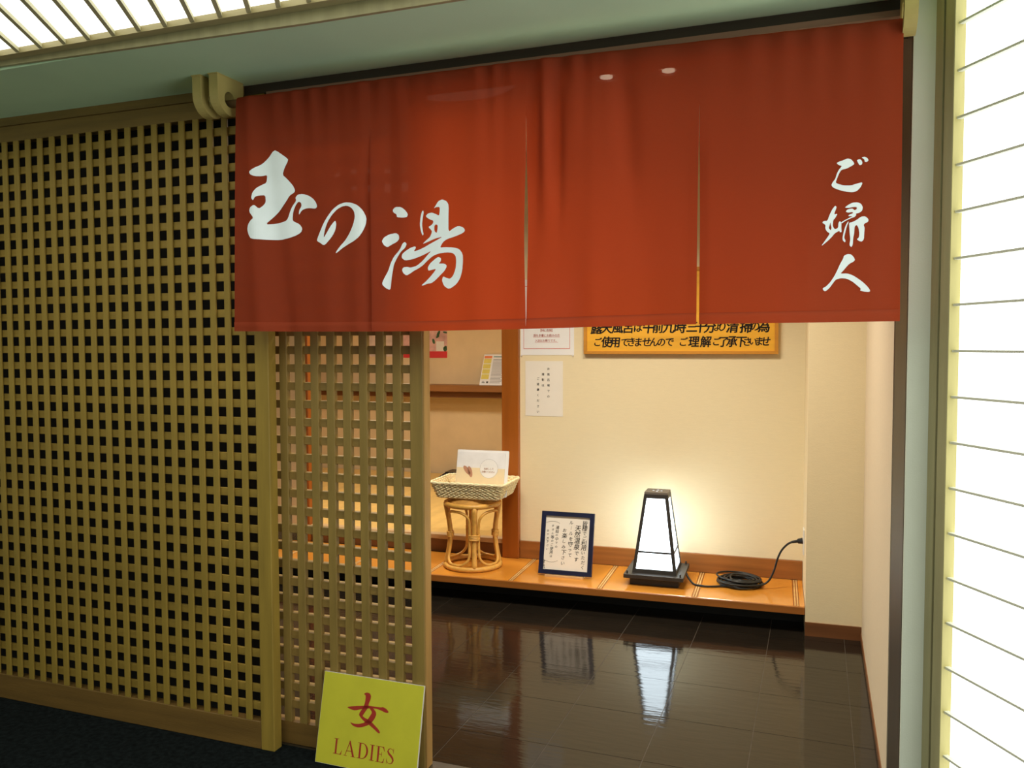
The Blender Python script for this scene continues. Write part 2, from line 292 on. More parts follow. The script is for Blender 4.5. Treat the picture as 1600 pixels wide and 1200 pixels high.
# polished black stone tile: gloss with slight unevenness
mt, N, L = new_mat('tile'); b = N['Principled BSDF']
b.inputs['Specular IOR Level'].default_value = .42; b.inputs['IOR'].default_value = 1.5
tc = N.new('ShaderNodeTexCoord'); oi = N.new('ShaderNodeObjectInfo')
nz = N.new('ShaderNodeTexNoise'); nz.inputs['Scale'].default_value = 9; nz.inputs['Detail'].default_value = 8
geo = N.new('ShaderNodeNewGeometry'); L.new(geo.outputs['Position'], nz.inputs['Vector'])
cr = N.new('ShaderNodeValToRGB'); cr.color_ramp.elements[0].color = (.009, .007, .005, 1); cr.color_ramp.elements[1].color = (.018, .014, .010, 1)
L.new(nz.outputs[0], cr.inputs[0]); L.new(cr.outputs[0], b.inputs['Base Color'])
mr = N.new('ShaderNodeMapRange'); mr.inputs[3].default_value = .035; mr.inputs[4].default_value = .10
L.new(nz.outputs[0], mr.inputs[0]); L.new(mr.outputs[0], b.inputs['Roughness'])
mp = N.new('ShaderNodeMapping'); mp.inputs['Scale'].default_value = (3, 14, 3); L.new(geo.outputs['Position'], mp.inputs[0])
n3 = N.new('ShaderNodeTexNoise'); n3.inputs['Scale'].default_value = 3.0; n3.inputs['Detail'].default_value = 5; L.new(mp.outputs[0], n3.inputs['Vector'])
bp = N.new('ShaderNodeBump'); bp.inputs['Strength'].default_value = .14; bp.inputs['Distance'].default_value = .004
L.new(n3.outputs[0], bp.inputs['Height']); L.new(bp.outputs[0], b.inputs['Normal'])
# noren cloth: thin dyed cotton, light passes through it
def cloth(name, fac):
    mt, N, L = new_mat(name); N.remove(N['Principled BSDF'])
    tc = N.new('ShaderNodeTexCoord')
    mpw = N.new('ShaderNodeMapping'); mpw.inputs['Scale'].default_value = (1, 1, 14); L.new(tc.outputs['Object'], mpw.inputs[0])
    nw = N.new('ShaderNodeTexNoise'); nw.inputs['Scale'].default_value = 60; L.new(mpw.outputs[0], nw.inputs['Vector'])
    mx = N.new('ShaderNodeMix'); mx.data_type = 'RGBA'
    mx.inputs[6].default_value = (.350, .064, .028, 1); mx.inputs[7].default_value = (.410, .075, .033, 1)
    L.new(nw.outputs[0], mx.inputs[0])
    df = N.new('ShaderNodeBsdfDiffuse'); tr = N.new('ShaderNodeBsdfTranslucent'); tp = N.new('ShaderNodeBsdfTransparent')
    tr.inputs[0].default_value = (.40, .038, .001, 1)
    L.new(mx.outputs[2], df.inputs[0])
    bp = N.new('ShaderNodeBump'); bp.inputs['Strength'].default_value = .25; bp.inputs['Distance'].default_value = .001
    L.new(nw.outputs[0], bp.inputs['Height']); L.new(bp.outputs[0], df.inputs['Normal'])
    m1 = N.new('ShaderNodeMixShader'); m1.inputs[0].default_value = fac
    m2 = N.new('ShaderNodeMixShader'); m2.inputs[0].default_value = .009
    L.new(df.outputs[0], m1.inputs[1]); L.new(tr.outputs[0], m1.inputs[2])
    L.new(m1.outputs[0], m2.inputs[1]); L.new(tp.outputs[0], m2.inputs[2]); L.new(m2.outputs[0], N['Material Output'].inputs[0])
cloth('noren', .50); cloth('noren_hem', .42)
mat('noren_white', (.86, .93, .92), .8, .02, 20)
mat('paper', (.86, .81, .72), .7, .02, 10)
mat('paper_white', (.88, .88, .88), .5, .02, 10)
mat('ink', (.012, .011, .012), .6, 0)
mat('ink_soft', (.06, .055, .05), .6, 0)
mat('red_ink', (.62, .11, .07), .6, .05)
mat('board_wood', (.90, .46, .04), .45, .14, 3, .08, 50, .4, (.4, 4, 6))
mat('board_edge', (.60, .26, .03), .5, .12, 3, .08, 50, .4, (.4, 4, 6))
mat('navy', (.008, .012, .045), .4, .2, 20, .1, 100)
mat('frame_stand', (.70, .44, .20), .5, .1)
mat('lantern_metal', (.035, .031, .028), .45, .15, 20, .1, 300)
mat('lantern_top', (.16, .14, .12), .5, .1)
mat('cord', (.012, .013, .013), .4, .1)
mat('plastic_white', (.75, .74, .70), .4, .02)
mat('rattan', (.70, .38, .08), .35, .18, 30, .1, 80, .45)
mat('rattan_dark', (.48, .25, .06), .4, .18, 30, .1, 80, .45)
mat('wicker', (.95, .80, .50), .6, .16, 60, .1, 150, .3)
mat('wicker_base', (.78, .62, .36), .8, .2, 80)
mat('card_beige', (.85, .72, .48), .5, .03, 20)
mat('card_grey', (.84, .85, .88), .5, .06, 14)
mat('brown_print', (.50, .26, .17), .6, .1)
mat('grey_print', (.36, .36, .38), .6, .05)
mat('yellow_print', (.80, .68, .14), .6, .08)
mat('orange_print', (.85, .25, .08), .6, .05)
mat('teal_print', (.10, .25, .24), .6, .05)
mat('poster_pink', (.78, .45, .40), .6, .35, 9, detail=6)
mat('poster_red', (.70, .045, .05), .6, .05)
mat('leaf_print', (.06, .13, .05), .6, .3, 30)
mat('poster_pale', (.76, .60, .52), .6, .2, 12)
mat('black_lacquer', (.012, .011, .011), .35, .1)
mat('sign_yellow', (.60, .55, .032), .5, .05, 12, .08, 40)
mat('sign_edge', (.75, .72, .60), .6, .05)
mat('sign_red', (.40, .030, .014), .55, .05)
mat('lamp_rim', (.6, .58, .54), .3, .02, metal=.6)
emis('ceiling_glow', CEILING_PANEL[:3], CEILING_PANEL[3])
emis('shoji_glow', SHOJI_PANEL[:3], SHOJI_PANEL[3])
emis('lantern_glow', LANTERN[:3], LANTERN[3])
emis('bulb_glow', (1, .85, .6), 30)
emis('vent_glow', (.9, .97, 1.0), 1.1)
mat('kumiko_pale', (.70, .71, .58), .5, .06, 6)
emis('opal_glow', (1, .86, .62), 1.2)

FY = 2.172                      # plane of the facade
# ------------------------------------------------------------------ corridor structure
struct('floor', MB().box(-4.2, 2.2, -2.2, 2.226, -.05, 0), 'carpet', label='dark charcoal carpet of the corridor')
struct('trim_1', MB().box(-1.64, .2, 2.226, 2.290, -.05, .003), 'jamb', label='brown wooden threshold under the sliding door')
# soffit with its brown front lip, ending on the right at the paper wall
def shoji_x(y): return .247 + (2.172 - y) * .6034
sof = MB().prism([(-4.2, 1.797), (shoji_x(1.797), 1.797), (shoji_x(2.172), 2.172), (.247, 2.20), (-4.2, 2.20)], 2.11, 2.20)
struct('ceiling', sof, 'soffit', label='grey green plastered soffit over the doorway')
lip = MB()
lz = [(-4.2, 2.124), (-2.25, 2.117), (-1.2, 2.099), (.49, 2.094)]
for (xa, za), (xb, zb) in zip(lz, lz[1:]):
    lip.hexa([(xa, 1.785, za), (xb, 1.785, zb), (xb, 1.7965, zb), (xa, 1.7965, za), (xa, 1.785, 2.16), (xb, 1.785, 2.16), (xb, 1.7965, 2.16), (xa, 1.7965, 2.16)])
struct('trim_2', lip, 'corridor_trim', label='brown lip along the front edge of the soffit')
# trim between soffit and lattice, header over the opening
struct('trim_3', MB().box(-4.2, -1.69, FY - .004, FY + .05, 2.082, 2.11), 'rail_wood', label='brown head trim above the lattice screen')
struct('trim_4', MB().box(-1.69, .2, FY + .001, 2.30, 2.0815, 2.36).box(-1.60, .2, 2.285, 2.31, 2.06, 2.079), 'header', label='dark header beam over the doorway')
struct('trim_5', MB().box(-1.60, .199, FY - .010, FY + .045, 2.066, 2.081), 'rail_light', label='thin reddish rail under the header beam')
struct('wall_left', MB().box(-4.26, -4.2, -.6, 2.34, 0, 2.3), 'post_plaster', label='grey green plaster wall at the far left end of the lattice')
struct('wall_front', MB().box(-4.2, -1.735, 2.292, 2.34, 0, 2.36), 'dark_backing', label='dark wall behind the fixed lattice screen')
# jamb, plaster post
struct('trim_6', MB().box(.199, .24, FY + .012, 2.508, 0, 2.36), 'jamb', label='dark brown right jamb of the doorway')
struct('wall_right', MB().box(.2005, .2475, FY, FY + .012, 0, 2.11).box(.240, .2475, FY + .012, 2.5, 0, 2.11), 'post_plaster', label='narrow grey green plaster post right of the doorway')

# ------------------------------------------------------------------ ceiling light over the corridor
RX = -.6034                                   # dx per dy of its ribs
cl = thing('ceiling_light', 'large ceiling light with slanting wooden ribs over white diffuser at top left', 'light', (-1.5, 1.752, 2.13))
def cl_x(x, y): return x + (y) * RX           # local skew
obj('diffuser', MB().hexa([(-1.8, 0, .016), (1.72, 0, .016), (cl_x(1.72, -2.9), -2.9, .016), (cl_x(-1.8, -2.9), -2.9, .016), (-1.8, 0, .024), (1.72, 0, .024), (cl_x(1.72, -2.9), -2.9, .024), (cl_x(-1.8, -2.9), -2.9, .024)]), 'ceiling_glow', cl)
obj('housing', MB().hexa([(-1.9, .045, .036), (1.8, .045, .036), (cl_x(1.8, -3), -3, .036), (cl_x(-1.9, -3), -3, .036), (-1.9, .045, .07), (1.8, .045, .07), (cl_x(1.8, -3), -3, .07), (cl_x(-1.9, -3), -3, .07)]), 'light_frame', cl)
obj('frame_rail', MB().box(-2.0, 1.80, 0, .034, 0, .05), 'light_frame', cl)
rib = MB().hexa([(-.0068, .004, .003), (.0068, .004, .003), (cl_x(.0068, -2.9), -2.9, .003), (cl_x(-.0068, -2.9), -2.9, .003), (-.0068, .004, .014), (.0068, .004, .014), (cl_x(.0068, -2.9), -2.9, .014), (cl_x(-.0068, -2.9), -2.9, .014)]).mesh('rib')
k = 0
x = -2.0482 + 1.5 - 14 * .0877
while x < 1.70:
    if x > -1.78: obj('rib', rib, 'kumiko', cl, (x, 0, 0))
    x += .0877

# ------------------------------------------------------------------ paper wall light (shoji)
SA = math.atan2(-.856, .5165)
sh = thing('shoji_wall_light', 'tall glowing white paper wall panel with thin horizontal ribs at right edge', 'light panel', (.247, 2.172, 0), SA)
obj('outer_stile', MB().box(.001, .0255, 0, .03, 0, 2.2), 'corridor_trim', sh)
obj('groove', MB().box(.0255, .0325, .012, .03, 0, 2.2), 'header', sh)
obj('stile', MB().box(.0325, .0615, 0, .036, 0, 2.2), 'shoji_stile', sh)
sh.children[-1].data.materials[0] = MATS['corridor_trim']
obj('reveal', MB().box(.0615, .0625, .001, .036, 0, 2.2), 'shoji_stile', sh)
obj('paper', MB().box(.0625, 2.5, .028, .034, 0, 2.13), 'shoji_glow', sh)
obj('backing', MB().box(.0, 2.56, .037, .06, 0, 2.2), 'light_frame', sh)
obj('bottom_rail', MB().box(.0625, 2.5, 0, .028, 0, .12), 'corridor_trim', sh)
kum = MB().box(0, 2.44, 0, .012, -.0027, .0027).mesh('rib')
for k in range(-10, 9):
    z = 1.2848 + .1051 * k
    if z < 2.12: obj('rib', kum, 'kumiko_pale', sh, (.0620, .0095, z))

# ------------------------------------------------------------------ fixed lattice screen
ls = thing('lattice_screen', 'fixed wooden lattice screen with square grid left of the doorway', 'screen', (-2.4, FY, 0))
ox = 2.4
ROW = .05771
obj('stile', MB().box(-1.667 + ox, -1.616 + ox, 0, .040, 0, 2.081), 'lattice_wood', ls, bevel=.002)
obj('top_rail', MB().box(-4.2 + ox, -1.667 + ox, .002, .036, 2.0268, 2.081), 'rail_wood', ls)
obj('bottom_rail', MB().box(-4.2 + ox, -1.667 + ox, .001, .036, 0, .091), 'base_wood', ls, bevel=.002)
vb = MB().box(-.01135, .01135, 0, .007, .0905, 2.0275).mesh('vertical_slat', bevel=.001)
for n in range(-26, 18):
    obj('vertical_slat', vb, 'lattice_wood', ls, (-2.6714 + .0563 * n + ox, 0.0015, 0))
hb = MB().box(-4.15 + ox, -1.667 + ox, .012, .022, .0008, .0265).mesh('horizontal_slat', bevel=.001)
for k in range(33):
    obj('horizontal_slat', hb, 'lattice_wood_h', ls, (0, 0, 2.0268 - ROW * (k + 1)))

# ------------------------------------------------------------------ sliding lattice door behind it
dr = bpy.data.objects.new('door_1', None); COL.objects.link(dr); dr.location = (-1.4, 2.23, 0); dr['kind'] = 'structure'
dr['label'] = 'half open sliding lattice door seen through to the lit room'
ox = 1.4
obj('stile', MB().box(-1.1515 + ox, -1.1085 + ox, 0, .040, .006, 2.06), 'door_wood', dr, bevel=.002)
obj('edge_strip', MB().box(-1.1085 + ox, -1.1035 + ox, 0.001, .040, .006, 2.06), 'door_edge', dr)
obj('stile', MB().box(-1.712 + ox, -1.66 + ox, 0, .040, .006, 2.06), 'door_wood', dr)
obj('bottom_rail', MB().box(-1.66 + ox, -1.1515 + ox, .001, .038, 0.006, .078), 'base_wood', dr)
obj('top_rail', MB().box(-1.66 + ox, -1.1515 + ox, .001, .038, 2.01, 2.06), 'door_wood_h', dr)
vb = MB().box(-.0275, 0, 0, .020, .0775, 2.012).mesh('vertical_slat', bevel=.001)
for n in range(0, 8):
    obj('vertical_slat', vb, 'door_wood', dr, (-1.5916 + .05835 * n + ox, .002, 0))
hb = MB().box(-1.66 + ox, -1.1515 + ox, .010, .034, -.0255, 0).mesh('horizontal_slat', bevel=.001)
for k in range(-12, 22):
    z = 1.3002 - .0577 * k
    if .1 < z < 2.0: obj('horizontal_slat', hb, 'door_wood_h', dr, (0, 0, z))

# ------------------------------------------------------------------ vestibule structure (local u, v)
# tiled floor: tiles follow the facade, joints recessed
fl = struct('floor', MB().box(-3.5, .26, 2.29, 4.15, -.05, -.0012), 'grout', label='glossy black stone tile floor of the entrance room')
fl.location = (0, 0, 0)
TX, TY, G = .3125, .3260, .0010
tile = MB().box(-TX / 2 + G, TX / 2 - G, -TY / 2 + G, TY / 2 - G, -.012, 0).mesh('tile')
edge_tile = None
ys = [2.84 + TY * (j - 1.5) for j in range(0, 6)]
for i in range(-11, 1):
    xc = .1265 - TX / 2 + TX * i
    for j in range(-1, 5):
        yc = 3.17 - TY * 1.5 + TY * j
        y0, y1 = yc - TY / 2 + G, yc + TY / 2 - G
        if y0 < 2.291:
            continue
        obj('tile', tile, 'tile', fl, (xc, yc, 0))
first_y = min(o.location.y for o in fl.children) - TY / 2
cut = MB().box(-TX / 2 + G, TX / 2 - G, 2.291, first_y - G, -.012, 0).mesh('tile')
for i in range(-11, 1): obj('tile', cut, 'tile', fl, (.1265 - TX / 2 + TX * i, 0, 0))
edge = MB().box(.1265 + G, .199, -TY / 2 + G, TY / 2 - G, -.012, 0).mesh('tile')
for j in range(-1, 5):
    yc = 3.17 - TY * 1.5 + TY * j
    if yc - TY / 2 > 2.29: obj('tile', edge, 'tile', fl, (0, yc, 0))

struct('wall_right', MB().box(.197, .26, 2.508, 4.5, 0, 2.36), 'wallpaper_shaded', label='beige papered side wall of the entrance room')
struct('baseboard_right', MB().box(.1935, .197, 2.508, 3.90, 0, .032), 'baseboard_dark', label='dark brown baseboard of the side wall')
istruct('wall_back', MB().box(-1.50, .02, .47, .60, 0, 2.36), 'wallpaper', label='beige papered back wall behind the lantern')
istruct('wall_corner', MB().box(.006, .30, -.012, .60, 0, 2.36), 'wallpaper', label='beige papered wall projection right of the step')
istruct('baseboard_corner', MB().box(.005, .245, -.019, -.012, 0, .061), 'baseboard_dark', label='brown baseboard of the projecting wall')
bbm = MB().box(-1.478, .005, .455, .47, .12, .217)
istruct('baseboard_back', bbm, 'baseboard', label='wide brown baseboard standing on the wooden step', bevel=.002)
istruct('wall_left', MB().box(-3.45, -3.40, -1.7, .47, 0, 2.36).box(-3.45, -2.86, .47, .56, 0, 2.36), 'alcove_wall', label='beige wall left of the raised room')
istruct('ceiling', MB().box(-5.2, .35, -1.75, 2.9, 2.352, 2.42), 'paper', label='white ceiling of the entrance room')
# raised room behind the step
rf = istruct('floor', MB().box(-5.0, -1.3, .47, 2.62, .10, .205), 'step_riser', label='raised pale wooden floor beyond the step')
pw = .121
plank = MB().box(0, 3.7, 0, pw - .0012, .205, .22).mesh('plank', bevel=.0006)
for k in range(17): obj('plank', plank, 'raised_floor', rf, (-5.0, .51 + k * pw, 0))
istruct('trim_7', MB().box(-2.806, -1.575, .462, .509, .192, .2215), 'raised_trim', label='pale rounded front edge of the raised floor', bevel=.004)
istruct('trim_8', MB().box(-2.806, -1.575, .466, .49, .12, .192), 'baseboard_dark', label='dark brown riser below the raised floor')
istruct('wall_alcove', MB().box(-5.1, -1.3, 2.62, 2.7, .2, 2.36).box(-1.40, -1.30, .60, 2.62, .2, 2.36).box(-5.1, -5.0, .47, 2.62, .1, 2.36).box(-5.1, -3.45, .47, .56, 0, 2.36), 'alcove_wall', label='beige wall at the back of the raised room')

# ------------------------------------------------------------------ pillars, step
def pillar(label, u0, u1, v0, v1, z0):
    t = ithing('wooden_pillar', label, 'pillar', (u0 + u1) / 2, (v0 + v1) / 2, z0, group=None)
    h = (u1 - u0) / 2; d = (v1 - v0) / 2
    obj('shaft', MB().box(-h, h, -d, d, 0, 2.352 - z0), 'pillar_wood', t, bevel=.003)
    return t
pillar('orange brown square wooden pillar beside the back wall', -1.575, -1.4785, .437, .55, .12)
pillar('wooden pillar glimpsed through the sliding lattice door', -2.86, -2.806, .45, .56, .12)

st = ithing('wooden_step', 'low varnished wooden step along the back wall with pale inlay strips', 'step', 0, 0, 0)
PW = .4535; seams = [-.030 - PW * k for k in range(8)]
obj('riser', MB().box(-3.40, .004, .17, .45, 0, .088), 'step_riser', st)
obj('front_edge', MB().box(-3.40, .004, 0, .016, .088, .1195), 'step_edge', st)
obj('core', MB().box(-3.40, .004, .016, .454, .088, .105), 'step_edge', st)
brd = MB().box(-PW + .014, -.014, .0165, .4545, .105, .12).mesh('board', bevel=.001)
obj('board', MB().box(-.030 + .013, .004, .0165, .4545, .105, .12), 'step_wood', st)
inl = MB().box(-.0085, -.0025, .0168, .4545, .105, .1206).box(.0025, .0085, .0168, .4545, .105, .1206).mesh('inlay_strip')
bed = MB().box(-.0135, .0135, .0166, .4545, .105, .1185).mesh('inlay_bed')
for s in seams:
    if s > -3.3:
        obj('inlay_bed', bed, 'step_edge', st, (s, 0, 0)); obj('inlay_strip', inl, 'step_inlay', st, (s, 0, 0))
    if s - PW > -3.4: obj('board', brd, 'step_wood', st, (s, 0, 0))

# ------------------------------------------------------------------ noren
NXL, S1, S2, S3, NXR = -1.647, -1.190, -.7264, -.2782, .171
SLIT = {S1: 1.904, S2: 1.900, S3: 1.883}
def top_z(x): return 2.034 + (0 if x < -.75 else -.0135 * (x + .75) / .92)
def bot_z(x):
    t = (x - NXL) / (NXR - NXL)
    return 1.3465 + .0075 * t - .007 * math.sin(math.pi * min(1, t * 1.4)) * (1 if t < .714 else 0)
def g(x, c, s): return math.exp(-((x - c) / s) ** 2)
def cloth_y(x, z):
    t = max(0., min(1., (2.034 - z) / .69))
    y = 0.
    y += .0030 * math.exp(-t * 7) * (math.sin(70 * x + 3 * math.sin(9 * x)) - 1)
    y += .0050 * math.exp(-t * 5) * (math.sin(95 * x + 2 * math.sin(23 * x)) - 1) * g(x, -.72, .17)
    y += .0035 * math.exp(-t * 6) * (math.sin(110 * x) - 1) * g(x, -1.25, .25)
    ramp = min(1., t / .14)
    y += .006 * math.sin(5.2 * x + 1.0) * t
    y -= .017 * g(x, -1.600 + .045 * t, .020 + .012 * t) * (.35 + .65 * t)
    y += .016 * g(x, -1.545 + .07 * t, .03) * t
    y -= .010 * g(x, -1.36 + .03 * t, .035) * t
    y += .010 * g(x, -1.06, .05) * t * (1 - .4 * t)
    y -= .010 * g(x, -.86, .05) * (.3 + t)
    y += .006 * g(x, -1.42, .05) * (1 - t) * t * 3
    y -= .009 * g(x, -1.235, .03) * (.3 + .7 * t)
    y += .010 * g(x, -1.135, .03) * (1 - t) ** .5 * ramp
    y += .020 * g(x, -.700 - .01 * t, .018) * g(t, .28, .30) * ramp
    y -= .010 * g(x, -.675, .012) * g(t, .22, .25)
    y += .020 * g(x, -.640, .014) * g(t, .26, .26) * ramp
    y += .012 * g(x, -.470 + .05 * t, .028) * g(t, .25, .28) * ramp
    y -= .008 * g(x, -.545, .04) * (.2 + .8 * t)
    y += .007 * g(x, -.40, .05) * t
    y -= .006 * g(x, -.15, .09) * t
    # edges along the slits stand a little apart
    for s, zt in SLIT.items():
        if z < zt:
            k = min(1., (zt - z) / .15)
            if s == S1: y += (.013 if x < s else -.004) * k * g(x, s, .020)
            elif x < s: y -= .004 * k * g(x, s, .020)
            elif s == S3: y += .005 * k * g(x, s, .014)
            else: y += .003 * k * g(x, s, .016)
    return y
RODY, RODR = 2.0945, .0145
def gap(s, z):
    zt = SLIT[s]
    if z >= zt: return 0.
    k = (zt - z) / (zt - 1.345)
    if s == S1: return -.004
    if s == S2: return .0003 + .0080 * max(0., math.sin(math.pi * min(1, max(0, (k - .2) / .68)))) ** 1.2 - .003 * max(0, k - .9) / .1
    return .0003 + .0048 * min(1., max(0., (k - .12) / .4))
nr = thing('noren_curtain', 'rust red split cloth curtain with pale brushed characters hanging across the doorway', 'curtain', (-.745, RODY, 1.345))
nx0, ny0, nz0 = -.745, RODY, 1.345
panels = []
edges = [NXL, S1, S2, S3, NXR]
def stretch(x, z, a, b):
    """squeeze panel points so that the slits open"""
    la = gap(a, z) * .5 if a in SLIT else 0.; lb = gap(b, z) * .5 if b in SLIT else 0.
    f = (x - a) / (b - a)
    return a + la + f * (b - a - la - lb)
for p in range(4):
    a, b = edges[p], edges[p + 1]; mb = MB(); NXn = 64; NZn = 56
    rows = []
    for j in range(NZn + 1):          # bottom to rod front
        rows.append(('f', j / NZn))
    for q in range(1, 9): rows.append(('a', math.pi * (1 - q / 8)))
    for q in range(1, 4): rows.append(('b', q * .012))
    for kind, val in rows:
        for i in range(NXn + 1):
            x = a + (b - a) * i / NXn; tz = top_z(x)
            if kind == 'f':
                z = bot_z(x) + .0255 + (tz - bot_z(x) - .0255) * val; xx = stretch(x, z, a, b)
                y = RODY - RODR + cloth_y(min(max(x, a + 1e-5), b - 1e-5), z)
                if p == 0: xx += (-.016 * (1 - val) ** .7) * (1 - i / NXn) ** 3
                if p == 3: xx += .004 * (1 - val) * (i / NXn) ** 3
            elif kind == 'a':
                z = tz + RODR * math.sin(val) ; y = RODY + RODR * math.cos(val) + cloth_y(x, tz) * abs(math.cos(val)) * (1 if val > 1.57 else 0); xx = x
            else:
                z = tz - val; y = RODY + RODR; xx = x
            mb.v.append((xx - nx0, y - ny0, z - nz0))
    n1 = NXn + 1
    for j in range(len(rows) - 1):
        for i in range(NXn): mb.f.append((j * n1 + i, j * n1 + i + 1, (j + 1) * n1 + i + 1, (j + 1) * n1 + i))
    pn = obj('cloth_panel', mb, 'noren', nr, smooth=True, fix=False); panels.append(pn)
    hm = MB()
    for j, dz in enumerate((-.0008, .013, .0262, .0268)):
        for i in range(NXn + 1):
            x = a + (b - a) * i / NXn; z = bot_z(x) + dz; xx = stretch(x, z, a, b)
            if p == 0: xx += -.016 * (1 - i / NXn) ** 3
            if p == 3: xx += .004 * (i / NXn) ** 3
            y = RODY - RODR + cloth_y(min(max(x, a + 1e-5), b - 1e-5), z) - (.0016 if j < 3 else .0002)
            hm.v.append((xx - nx0, y - ny0, z - nz0))
    for j in range(3):
        for i in range(NXn): hm.f.append((j * n1 + i, j * n1 + i + 1, (j + 1) * n1 + i + 1, (j + 1) * n1 + i))
    obj('hem', hm, 'noren_hem', pn, smooth=True, fix=False)
def noren_char(key, p):
    bm = bmesh.new()
    polys = NOREN_CHARS[key]
    vs_, fs = fill(polys, 1)
    me = bpy.data.meshes.new('tmp'); me.from_pydata([(x, 0, z) for x, z in vs_], [], fs); bm.from_mesh(me); bpy.data.meshes.remove(me)
    xs = [v.co.x for v in bm.verts]; zs = [v.co.z for v in bm.verts]
    for lo, hi, no in ((min(xs), max(xs), (1, 0, 0)), (min(zs), max(zs), (0, 0, 1))):
        c = lo + .007
        while c < hi:
            bmesh.ops.bisect_plane(bm, geom=bm.verts[:] + bm.edges[:] + bm.faces[:], plane_co=(c if no[0] else 0, 0, c if no[2] else 0), plane_no=no)
            c += .007
    for v in bm.verts:
        x, z = v.co.x, v.co.z; xp = x
        if p == 0:      # follow the flare of the first panel
            for _ in range(6):
                b_ = bot_z(xp) + .0255; val = max(0., min(1., (z - b_) / (top_z(xp) - b_)))
                f_ = (xp - NXL) / (S1 - NXL); xp = x + .016 * (1 - val) ** .7 * (1 - f_) ** 3
        v.co = (x - nx0, RODY - RODR + cloth_y(xp, z) - .0020 - ny0, z - nz0)
    me = bpy.data.meshes.new('printed_character'); bm.to_mesh(me); bm.free()
    obj('printed_character', me, 'noren_white', panels[p])
noren_char('tama', 0); noren_char('no', 0); noren_char('yu', 1)
noren_char('go', 3); noren_char('fu', 3); noren_char('jin', 3)

# rod and brackets
rd = obj('curtain_rod', MB().tube([(0, 0, 0), (.95, 0, .001), (1.925, 0, -.0135)], .0118, 16), 'rod_wood', None, (-1.735, RODY, 2.033), smooth=True)
tag(rd, 'brown wooden rod carrying the red cloth curtain', 'rod')
def bracket(label, x0, thick, front=2.035):
    t = thing('rod_bracket', label, 'bracket', (x0, 2.0945, 2.11), group='wooden rod brackets under the soffit')
    out = []
    y0, y1 = front - 2.0945, 2.152 - 2.0945
    out += [(y1, 0), (y0, 0), (y0, -.050)]
    for k in range(1, 12):
        a = math.pi + (math.pi / 2) * k / 11 * 1.25
        out.append((y0 + .058 + .058 * math.cos(a), -.056 + .058 * math.sin(a)))
    out += [(y1 - .012, -.095), (y1, -.075)]
    hole = [(-.007 + .022 * math.cos(2 * math.pi * k / 20), -.066 + .023 * math.sin(2 * math.pi * k / 20)) for k in range(20)]
    vs_, fs = fill([out, hole], 0)
    mb = MB(); n = len(vs_)
    mb.v = [(0, a, b) for a, b in vs_] + [(thick, a, b) for a, b in vs_]
    mb.f = [tuple(f) for f in fs] + [tuple(n + k for k in reversed(f)) for f in fs]
    def find(q): return min(range(n), key=lambda i: (vs_[i][0] - q[0]) ** 2 + (vs_[i][1] - q[1]) ** 2)
    for loop in (out, hole):
        ids = [find(q) for q in loop]
        for k in range(len(ids)):
            a, b = ids[k], ids[(k + 1) % len(ids)]
            if a != b: mb.f.append((a, b, n + b, n + a))
    obj('hook', mb, 'bracket_wood', t)
    obj('mounting_plate', MB().box(-.002, thick + .002, y0 - .004, y1, -.0025, 0), 'bracket_wood', t)
    return t
bracket('leftmost carved wooden bracket under the soffit, left of the rod end', -1.770, .031)
bracket('carved wooden bracket with round hole holding the left rod end', -1.7085, .031)
bracket('wooden bracket holding the right rod end beside plaster post', .169, .028)

